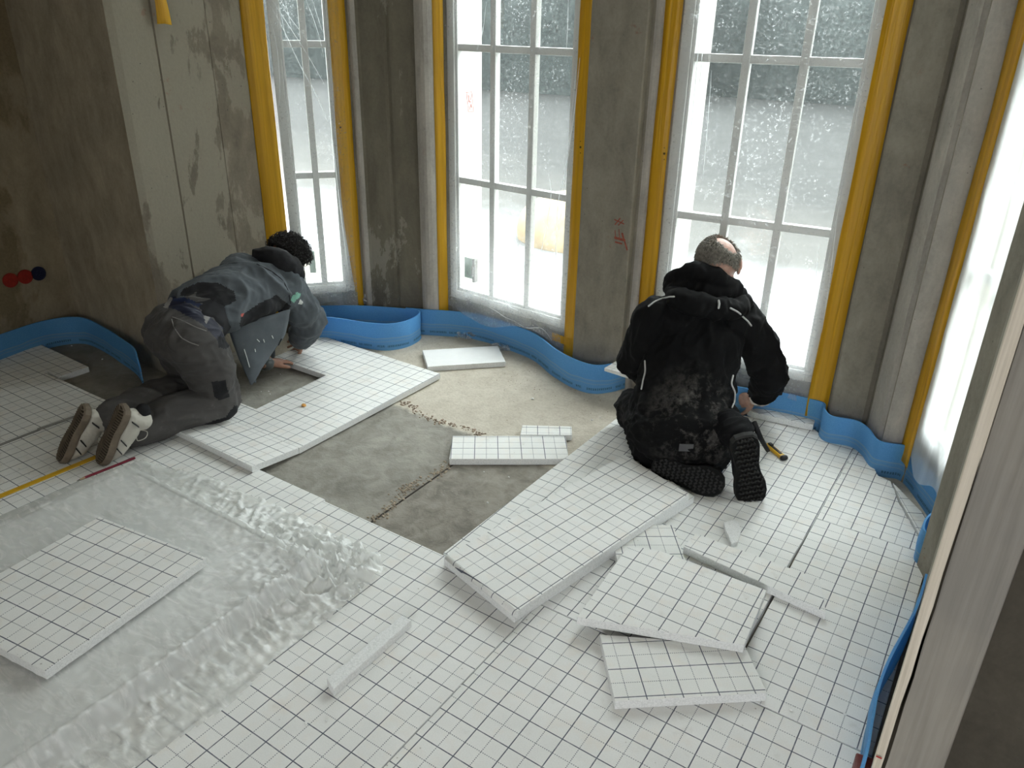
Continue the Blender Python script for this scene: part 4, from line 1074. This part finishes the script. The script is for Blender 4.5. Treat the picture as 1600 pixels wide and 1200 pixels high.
def cloth(name, col, dust=(.3, .3, .3), amt=.5, lo=.56, hi=.7, sheen=.1, centre=None, crad=.3, rough=.85, wv=420):
    t = NT(name); v = t.coord(); n1 = t.noise(v, 5, 6, .65, .4); n2 = t.noise(v, 38, 5, .7)
    c = t.ramp(n1, [(.3, tuple(x*.8 for x in col)), (.7, tuple(min(1, x*1.25) for x in col))])
    m_ = t.math('MULTIPLY', t.step(t.math('ADD', t.math('MULTIPLY', n1, .5), t.math('MULTIPLY', n2, .5)), lo, hi), amt)
    if centre:
        vm = t.n('VectorMath', operation='DISTANCE'); t.l(v, vm.inputs[0]); vm.inputs[1].default_value = centre
        m_ = t.math('MULTIPLY', m_, t.step(vm.outputs['Value'], crad, crad*.35))
    c = t.mix(m_, c, dust)
    h = t.math('ADD', t.math('MULTIPLY', n2, .4), t.noise(v, wv, 2))
    return t.done(t.pbr(c, rough, t.bump(h, .25, .003), .2, **({'Sheen Weight': sheen})))
def skin(name, col):
    t = NT(name); v = t.coord(); n = t.noise(v, 60, 4)
    c = t.ramp(n, [(.3, tuple(x*.85 for x in col)), (.7, tuple(min(1, x*1.12) for x in col))])
    return t.done(t.pbr(c, .5, t.bump(t.noise(v, 300, 3), .15, .002), .35, **{'Subsurface Weight': .08, 'Subsurface Scale': .01}))
SKIN_A = skin('skin_tan', (.40, .215, .15)); SKIN_B = skin('skin_fair', (.55, .33, .26))

from mathutils.bvhtree import BVHTree
def surf(o, org_, u, v, lift=.002):
    if 'bvh' not in _B or _B['bvh'][0] != o.name:
        bm = bmesh.new(); bm.from_mesh(o.data); _B['bvh'] = (o.name, BVHTree.FromBMesh(bm)); bm.free()
    c = Vector((0, 0, CAM_H))-org_; d = Vector(tuple(_ray(u, v))).normalized()
    h, n_, i, dist = _B['bvh'][1].ray_cast(c, d)
    if h is None: return None
    return h+(n_ if n_.dot(d) < 0 else -n_)*lift
_B = {}
def seam(nm, o, org_, px, r, mat, parent, lift=.002):
    pts = []
    for i in range(len(px)-1):
        for j in range(5):
            t = j/5; q = surf(o, org_, px[i][0]*(1-t)+px[i+1][0]*t, px[i][1]*(1-t)+px[i+1][1]*t, lift)
            if q is not None: pts.append(q)
    pts = [sum((pts[min(max(i+k, 0), len(pts)-1)] for k in (-1, 0, 1)), Vector())/3 for i in range(len(pts))]
    return mesh_obj(nm, *tube_vf(pts, [r]*len(pts), n=8), mat, parent, smooth=True)
# ---- person in black, kneeling with the back to the camera
oB = G(1090, 740, 0); oB.z = 0
pb_ = empty('person', oB); tag(pb_, 'person in black hooded work jacket kneeling with back turned, before the widest window', 'person')
def VB(p): return Vector(p)-oB
hem = J(1068, 672, 2.80); waist = J(1066, 630, 2.90); mid = J(1078, 570, 2.98); blade = J(1092, 515, 3.05); nb = J(1104, 472, 3.09)
shR, shL = J(1157, 502, 3.10), J(1026, 498, 3.02)
elR, cuR = J(1204, 586, 3.10), J(1187, 622, 3.25)
elL, cuL = J(991, 562, 3.10), J(1040, 606, 3.22)
hc = J(1122, 419, 3.13)
hR = G(1158, 622, .075)
face = (FWD*.66+Vector((0, 0, -.62))+RGT*.36)
hp, HP, HR_ = head_pieces(hc-oB, face, UP*.8+FWD*.5, 1.06)
bodyp = hp+[tube_vf([VB(nb)-UP*.04, VB(hc)-UP*.05-FWD*.03], [(.062, .062), (.060, .064)]),
    tube_vf([VB(hem), VB(waist), VB(mid), VB(blade), VB(nb)], [(.13, .10), (.14, .10), (.155, .10), (.16, .095), (.07, .06)], side=RGT),
    tube_vf([VB(shR), VB(elR), VB(cuR)], [.05, .042, .030]), tube_vf([VB(shL), VB(elL), VB(cuL)], [.05, .042, .030])]
hdir = (hR-cuR).normalized()
bodyp += [tube_vf([VB(cuR), VB(cuR)+hdir*.03], [.028, .028])]+hand_pieces(VB(cuR)+hdir*.03, hdir*.9+Vector((-.25, .15, -.35)), (RGT*.85+UP*.45), -1, .55, .12)
bodyp += hand_pieces(VB(cuL), FWD*.3-UP*.9+RGT*.4, -RGT*.2+FWD*.9, 1, .5, .1)
body = bake('body', bodyp, .0042, 3, mat=SKIN_B, parent=pb_)
EYE = simple('eye_white', (.7, .7, .68), .3)
for sg in (-1, 1): mesh_obj('eye', *ell_vf(HP(sg*.031, .078, .014), (.012, .012, .012)), EYE, body, smooth=True)
JB = cloth('jacket_black', (.0035, .0035, .004), (.14, .13, .12), .85, .47, .62, .0, tuple(VB(J(1098, 655, 2.68))), .26)
fb1 = folds(UP+RGT*.3, .018, 10, .35, 1., .4); fb2 = folds(RGT, .017, 15, .28, 5., .4)
def dispB(p, n):
    low = max(0, min(1, (.42-p.z)/.25))
    return fb1(p)*(1-low)+fb2(p)*low*1.3+.003*noise.noise(p*40)
hd1 = catmull([VB(J(*q)) for q in ((1050, 444, 3.10), (1053, 462, 3.00), (1080, 476, 2.94), (1118, 482, 2.94), (1150, 482, 2.98), (1162, 472, 3.07))], 3)
hd2 = catmull([VB(J(*q)) for q in ((1048, 436, 3.09), (1068, 426, 3.05), (1098, 428, 3.03), (1128, 441, 3.03), (1152, 458, 3.06), (1165, 470, 3.11))], 3)
jk = [tube_vf([VB(hem)-UP*.045+RGT*.01, VB(hem)+RGT*.01, VB(waist), VB(mid), VB(blade), VB(nb)-UP*.02], [(.225, .155), (.240, .170), (.205, .150), (.192, .135), (.185, .125), (.10, .085)], side=RGT, n=24),
      tube_vf([VB(shL)+RGT*.01, VB((shL+shR)/2)+UP*.015-FWD*.01, VB(shR)-RGT*.01], [(.085, .085), (.095, .105), (.085, .085)]),
      tube_vf([VB(shR), VB((shR+elR)/2)+RGT*.012, VB(elR), VB((elR+cuR)/2), VB(cuR)], [.086, .079, .074, .060, .042]),
      tube_vf([VB(shL), VB((shL+elL)/2)-RGT*.01, VB(elL), VB((elL+cuL)/2), VB(cuL)], [.086, .079, .074, .062, .046]),
      tube_vf(hd1, [.026+.017*math.sin(PI*i/(len(hd1)-1)) for i in range(len(hd1))]), tube_vf(hd2, [.021+.012*math.sin(PI*i/(len(hd2)-1)) for i in range(len(hd2))]),
      ell_vf(VB(J(1106, 456, 3.04)), (.13, .055, .06), Matrix((RGT, FWD, UP)).transposed()), ell_vf(VB(J(1066, 448, 3.06)), (.06, .05, .05)), ell_vf(VB(J(1092, 446, 3.08)), (.07, .05, .05)),
      tube_vf([VB(nb)-UP*.02, VB(nb)+UP*.03+FWD*.02], [(.088, .08), (.080, .078)], side=RGT)]
jacket = bake('jacket', jk, .0075, 4, mat=JB, parent=pb_, disp=dispB)
# trousers
heR, toR = J(1163, 682, 2.52), J(1176, 786, 2.545)
anR = heR+FWD*.09-UP*.03; knR = Vector((anR.x, anR.y, .092))+FWD*.36-RGT*.02
heL, toL = G(1018, 728, .070), G(1120, 757, .050)
anL = heL+FWD*.10+UP*.02+RGT*.03; knL = Vector((anL.x, anL.y, .092))+FWD*.34-RGT*.05
pelv = J(1070, 668, 2.80)
TB = cloth('trousers_black', (.004, .004, .005), (.10, .09, .085), .6, .54, .68, .0)
tr_ = [ell_vf(VB(pelv)-UP*.0, (.185, .135, .125), Matrix((RGT, FWD, UP)).transposed()),
       tube_vf([VB(pelv)+RGT*.095, VB(knR)+UP*.02], [.112, .080]), tube_vf([VB(pelv)-RGT*.095, VB(knL)+UP*.02], [.112, .080]),
       tube_vf([VB(knR)+UP*.01, VB((knR+anR)/2)+UP*.02, VB(anR)], [.078, .072, .058]), tube_vf([VB(knL)+UP*.01, VB((knL+anL)/2)+UP*.01, VB(anL)], [.078, .070, .058])]
trousers = bake('trousers', tr_, .008, 4, mat=TB, parent=pb_, disp=folds(RGT+UP*.4, .013, 14, .3, 9., .4))
BG = simple('rubber_gap', (.003, .003, .003), .8); WG = simple('sole_gap', (.055, .042, .03), .8); BS = simple('black_rubber', (.018, .018, .017), .65, .3, 40, spec=.3); BU = simple('black_shoe', (.010, .010, .012), .6, .2, 30)
make_shoe(pb_, heR, toR, -FWD-UP*.05, (toR-heR).length+.02, .122, (BS, BU, BU, BG), lugs='blocks', hgt=.09)
make_shoe(pb_, heL, toL, -FWD*.93+UP*.36, .29, .122, (BS, BU, BU, BG), lugs='blocks', hgt=.09)
mesh_obj('strap_end', *tube_vf([VB(J(1178, 660, 2.82)), VB(J(1188, 684, 2.79)), VB(G(1200, 705, .006))], [(.012, .005), (.011, .005), (.009, .004)], side=RGT, n=10), BU, pb_, smooth=True)
# hair: grey fringe round a bald crown
GH1 = simple('hair_grey', (.30, .275, .235), .6, .45, 90)
_r, _f, _u = (HR_.col[0], HR_.col[1], HR_.col[2]); _b = (UP*.86+RGT*.42-FWD*.10).normalized()
_bl = Vector((_b.dot(_r), _b.dot(_f), _b.dot(_u)))
crown = lambda v: v.dot(_bl) < .80 and not (v.y > .25 and v.z < .55) and not (v.z < -.45) and not (v.y > .55)
mb = strand_set(HP, HR_, 1, 2600, .026, .0016, crown, 0, 4)
cap = mb.build('hair', GH1, pb_, smooth=True)
vs, fs = ell_vf((0, -.012, .022), (.0775, .0955, .0885), None, 28, 18); keep = []
for f in fs:
    c_ = sum((vs[i] for i in f), Vector())/len(f); v_ = Vector((c_.x/.078, (c_.y+.012)/.096, (c_.z-.022)/.089)).normalized()
    if crown(v_): keep.append(f)
cp = mesh_obj('hair_base', [HP(*v) for v in vs], keep, simple('hair_grey_dark', (.13, .118, .10), .8, .3, 50), cap, smooth=True)
# reflective piping and labels
PIPE = simple('reflective_piping', (.50, .50, .49), .5, .05)
org = oB
for px in ([(1013, 479), (1022, 472), (1034, 467), (1046, 464), (1056, 463)], [(1140, 481), (1154, 488), (1166, 500), (1176, 512)], [(1008, 563), (1009, 580), (1005, 596), (1002, 612)], [(1145, 586), (1142, 600), (1148, 613), (1147, 628), (1142, 640)]):
    seam('piping', jacket, oB, px, .0036, PIPE, jacket)
seam('zip_pull', jacket, oB, [(1122, 470), (1123, 476), (1122, 483)], .0045, PIPE, jacket, .004)
LBG = simple('label_grey', (.10, .10, .105), .7)
q0 = surf(jacket, oB, 1072, 700, .004) or surf(trousers, oB, 1072, 700, .004)
lb = MB(); Ml = Matrix.Translation(q0) @ Matrix((RGT, UP, -FWD)).transposed().to_4x4(); lb.box(-.028, .028, -.016, .016, -.002, .002, M=Ml); lb.build('hem_label', LBG, jacket, bevel=.001)
o = mesh_obj('glove_cuff', *tube_vf([VB(cuR)-hdir*.015, VB(cuR)+hdir*.012], [.040, .037], n=16), simple('cuff_pale', (.62, .55, .52), .5), pb_, smooth=True)

# ---- person in grey, on hands and knees, leaning over the notched board
oA = G(300, 640, 0); oA.z = 0
pa_ = empty('person', oA); tag(pa_, 'person with curly dark hair in grey workwear, leaning forward on hands and knees', 'person')
def VA(p): return Vector(p)-oA
fd = Vector((.16, .985, 0)).normalized(); rt = Vector((fd.y, -fd.x, 0))
toN, heN = G(150, 724, .004), G(191, 634, .245); toF, heF = G(88, 720, .004), G(131, 634, .235)
anN = J(222, 664, 2.90); knN = J(345, 634, 3.12); knN.z = .096
hipN = J(306, 540, 3.10)
hipF = hipN-rt*.20+UP*.01; knF = knN-rt*.23; knF.z = .096; anF = heF+fd*.12-UP*.08
pel = (hipN+hipF)/2+UP*.03
wst = J(318, 484, 3.34); che = J(372, 462, 3.50); upc = J(412, 442, 3.62); nk = J(436, 425, 3.70); hd = J(447, 408, 3.78)
sN = J(448, 455, 3.62); sF = upc*2-sN+UP*.02
elN, cuN = J(484, 502, 3.74), J(470, 528, 3.90)
hN = G(463, 541, .02)
wrF = G(420, 568, .045); elF = J(392, 530, 3.86)
fc = Vector((fd.x*.45, fd.y*.45, -.9)); hp, HA, HRA = head_pieces(VA(hd), fc, fd, 1.0)
bodyp = hp+[tube_vf([VA(nk)-fd*.06, VA(hd)-fd*.01], [.058, .058]), tube_vf([VA(pel), VA(wst), VA(che), VA(upc), VA(nk)], [(.13, .10), (.13, .09), (.15, .10), (.15, .09), (.07, .06)], side=rt),
    tube_vf([VA(sN), VA(elN), VA(cuN)], [.05, .042, .030]), tube_vf([VA(sF), VA(elF), VA(wrF)], [.05, .042, .028])]
bodyp += hand_pieces(VA(cuN), (hN-cuN), fd*.6+rt*.5+UP*.4, -1, .45, .1)
fdir = (G(452, 560, .018)-wrF); bodyp += hand_pieces(VA(wrF), fdir, UP+Vector((.05, -.1, 0)), -1, .30, .16)
bodyA = bake('body', bodyp, .0042, 3, mat=SKIN_A, parent=pa_)
for sg in (-1, 1): mesh_obj('eye', *ell_vf(HA(sg*.031, .080, .014), (.012, .012, .012)), EYE, bodyA, smooth=True)
JA = cloth('jacket_grey', (.088, .100, .112), (.3, .3, .31), .25, .62, .7, .05, wv=500)
TA = cloth('trousers_grey', (.070, .066, .064), (.24, .23, .22), .3, .58, .7, .05)
fa1 = folds(fd*.8+rt*.8, .024, 10, .20, 3., .15); fa2 = folds(fd*.2+UP, .012, 14, .35, 8., .4)
def dispA(p, n): return fa1(p)*.9+.4*fa2(p)+.002*noise.noise(p*35)
jk = [tube_vf([VA(wst)-fd*.015-UP*.002, VA(wst)+fd*.03, VA(che), VA(upc), VA(nk)-fd*.02], [(.170, .118), (.180, .130), (.190, .135), (.180, .120), (.085, .075)], side=rt, n=24),
      tube_vf([VA(sN), VA((sN+elN)/2), VA(elN), VA((elN+cuN)/2), VA(cuN)], [.090, .082, .078, .068, .052]),
      tube_vf([VA(sF), VA(elF), VA((elF*.35+wrF*.65))], [.090, .078, .055]),
      tube_vf([VA(sF), VA(upc)+UP*.015, VA(sN)], [.085, .11, .085]),
      tube_vf(catmull([VA(J(*q)) for q in ((406, 404, 3.66), (418, 412, 3.62), (438, 425, 3.60), (455, 437, 3.62), (464, 450, 3.66))], 3), [.030]*13)]
# pale prints and the open front, which hangs down in a pointed flap
flp = [((352, 499, 3.33), (400, 498, 3.38), (453, 484, 3.52)), ((364, 535, 3.30), (402, 540, 3.36), (446, 522, 3.5)), ((374, 562, 3.30), (402, 566, 3.34), (428, 548, 3.45)), ((384, 584, 3.30), (398, 588, 3.32), (412, 572, 3.38)), ((391, 600, 3.31), (394, 602, 3.31), (398, 596, 3.32))]
for row in flp: pass
jacketA = bake('jacket', jk, .0058, 4, mat=JA, parent=pa_, disp=dispA)
vs, fs = [], []
rows = [catmull([VA(J(*q)) for q in row], 5) for row in flp]
cols = list(zip(*rows)); cols = [catmull(c_, 4) for c_ in cols]
nr_ = len(cols[0])
for c_ in cols:
    for q in c_: vs.append(q+rt*.006*noise.noise(q*30))
for i in range(len(cols)-1):
    for j in range(nr_-1): a = i*nr_+j; fs.append((a, a+1, a+nr_+1, a+nr_))
o = mesh_obj('open_front', vs, fs, JA, jacketA, smooth=True); s = o.modifiers.new('so', 'SOLIDIFY'); s.thickness = .008
FLAPO = o
tr_ = [tube_vf([VA(hipF)+rt*.01+UP*.01, VA(hipN)-rt*.01+UP*.01], [(.125, .135), (.125, .135)]), tube_vf([VA(pel)-fd*.01, VA(wst)-fd*.03-UP*.01], [(.155, .12), (.150, .105)], side=rt),
       tube_vf([VA(hipN), VA((hipN+knN)/2)+fd*.015, VA(knN)+UP*.01], [.122, .102, .082]), tube_vf([VA(hipF), VA((hipF+knF)/2)+fd*.015, VA(knF)+UP*.01], [.122, .102, .082]),
       tube_vf([VA(knN), VA((knN+anN)/2)+UP*.006, VA(anN)-fd*.035], [.084, .084, .078]), tube_vf([VA(knF), VA((knF+anF)/2)+UP*.004, VA(anF)-fd*.02], [.084, .080, .072])]
trA = bake('trousers', tr_, .006, 4, mat=TA, parent=pa_, disp=folds(fd+rt*.4, .014, 11, .3, 2., .35))
WS = simple('sole_tan', (.17, .135, .10), .7, .15, 30); WU = simple('shoe_white', (.54, .515, .455), .6, .12, 14); WD = simple('shoe_black_trim', (.02, .02, .022), .5)
st = [(.045, .045, .060, .075), (.135, .035, .155, .062), (.175, .033, .195, .058)]
sn = -fd*.95-rt*.12+UP*.1
make_shoe(pa_, heN, toN, sn, (toN-heN).length, .105, (WS, WU, WD, WG), laces=True, lugs='bars', stripes=st, hgt=.105)
make_shoe(pa_, heF, toF, sn-rt*.1, (toF-heF).length, .105, (WS, WU, WD, WG), laces=True, lugs='bars', stripes=st, hgt=.105)
DK = simple('cloth_dark', (.012, .012, .014), .8, .3, 30)
for an_, he_ in ((anN, heN), (anF, heF)): mesh_obj('sock', *tube_vf([VA(he_+fd*.075-UP*.045), VA(an_)], [.028, .040]), DK, pa_, smooth=True)
# curly hair
CH = simple('hair_black', (.010, .008, .007), .55, .3, 60)
tst = lambda v: v.z > -.35 and not (v.y > .35 and v.z < .55)
mb = strand_set(HA, HRA, 1, 1100, .042, .0022, tst, 1, 9, nsd=5, segs=7)
hr = mb.build('hair', CH, pa_, smooth=True)
vs, fs = ell_vf((0, -.016, .028), (.088, .105, .098), None, 24, 16)
keep = [f for f in fs if tst((sum((vs[i] for i in f), Vector())/len(f)-Vector((0, -.016, .028))).normalized())]
mesh_obj('hair_base', [HA(*(v*(1+.05*noise.noise(v*40)))) for v in vs], keep, CH, hr, smooth=True)
# hood lying on the nape
hq = catmull([VA(J(*q)) for q in ((404, 398, 3.66), (420, 401, 3.63), (440, 408, 3.62), (457, 419, 3.66), (466, 434, 3.72))], 4)
bake('hood', [tube_vf(hq, [.034+.020*math.sin(PI*i/(len(hq)-1)) for i in range(len(hq))])], .007, 4, mat=DK, parent=pa_, disp=folds(rt, .006, 20, .4, 6.))
# belt, pocket, patches, side panel
def project(X):
    c = (np.array(X)-np.array([0, 0, CAM_H])); z = float(c @ CF); return 800+F_PX*float(c @ CX)/z, 600+F_PX*float(c @ CD)/z
def in_poly(x, y, P):
    r_ = False
    for i in range(len(P)):
        (x1, y1), (x2, y2) = P[i], P[i-1]
        if (y1 > y) != (y2 > y) and x < (x2-x1)*(y-y1)/(y2-y1)+x1: r_ = not r_
    return r_
def sew(o, org_, areas, facing=None):
    """give cloth panels of another fabric their place on the garment's outer side"""
    me = o.data; ids = []
    for _, mt in areas:
        me.materials.append(mt); ids.append(len(me.materials)-1)
    view = Vector((0, 0, CAM_H))
    for f in me.polygons:
        c = Vector(f.center)+org_
        if f.normal.dot(view-c) < 0: continue
        x, y = project(c)
        for (P_, _), i in zip(areas, ids):
            if in_poly(x, y, P_): f.material_index = i
BELT = simple('belt_navy', (.012, .014, .030), .6, .2)
PDK = simple('panel_dark_grey', (.016, .016, .018), .85, .3)
DENIM = simple('denim_blue', (.012, .02, .055), .8)
SEAM = simple('seam_grey', (.24, .23, .22), .8)
LG = simple('print_pale_green', (.22, .46, .36), .7, .1); WP = simple('print_white', (.6, .62, .6), .7, .05); RDP = simple('tag_red', (.5, .1, .08), .6)
def line_poly(pts, w):
    up = [(x, y-w) for x, y in pts]; return up+[(x, y+w) for x, y in pts][::-1]
sew(jacketA, oA, [([(286, 452), (310, 441), (340, 442), (366, 455), (369, 470), (340, 484), (352, 492), (345, 500), (325, 478), (300, 464), (280, 462)], PDK),
    ([(378, 492), (405, 474), (432, 461), (440, 468), (455, 478), (448, 488), (430, 498), (400, 508), (380, 520), (374, 508)], PDK),
    ([(454, 470), (456, 463), (464, 457), (470, 459), (468, 466), (463, 468), (460, 473)], LG), ([(466, 475), (469, 467), (474, 473), (471, 476)], WP), ([(376, 494), (378, 489), (381, 490), (379, 496)], RDP),
    ([(343, 492), (349, 489), (354, 494), (352, 500)], WP)])
sew(trA, oA, [([(255, 478), (262, 468), (285, 470), (305, 480), (325, 492), (340, 505), (350, 524), (346, 536), (336, 528), (318, 508), (298, 496), (275, 484)], BELT),
    (line_poly([(262, 466), (290, 468), (318, 480), (340, 498), (353, 520)], 3.5), DENIM),
    ([(262, 464), (270, 465), (262, 482), (255, 480)], SEAM), ([(318, 494), (325, 488), (330, 494), (322, 506)], SEAM),
    ([(340, 525), (352, 527), (360, 540), (354, 545), (341, 543)], DK), ([(330, 597), (352, 594), (359, 620), (342, 625), (335, 620)], DK), ([(320, 662), (352, 652), (366, 634), (372, 634), (370, 648), (352, 660), (325, 668)], DK)])
seam('pocket_seam', trA, oA, [(268, 495), (285, 501), (305, 511), (328, 519)], .0022, SEAM, trA, .0)
seam('pocket_seam', trA, oA, [(268, 498), (272, 512), (283, 528), (298, 536), (314, 541)], .0022, SEAM, trA, .0)
seam('shoulder_seam', jacketA, oA, [(400, 412), (425, 424), (442, 438), (451, 456), (455, 480)], .0028, PDK, jacketA, .0)
for px in ([(381, 545), (386, 560), (391, 578)], [(401, 530), (406, 535)], [(411, 530), (413, 536)], [(424, 524), (427, 530)], [(398, 545), (399, 551)], [(440, 528), (430, 548), (412, 575), (396, 600)]):
    seam('print', FLAPO, oA, px, .0022, bpy.data.materials['print_white'] if px[0][0] < 430 else PDK, jacketA, .003)
# dark shirt and loose tail showing between belt and jacket
bake('shirt', [tube_vf([VA(pel)+fd*.05, VA(wst)+fd*.02, VA(che)], [(.148, .108), (.165, .112), (.16, .11)], side=rt)], .008, 3, mat=DK, parent=pa_)
o = mesh_obj('wrist_watch', *tube_vf([VA(wrF)-fdir.normalized()*.022, VA(wrF)-fdir.normalized()*.006], [.034, .034], n=18), simple('watch_grey', (.12, .13, .13), .35, .1), pa_, smooth=True)
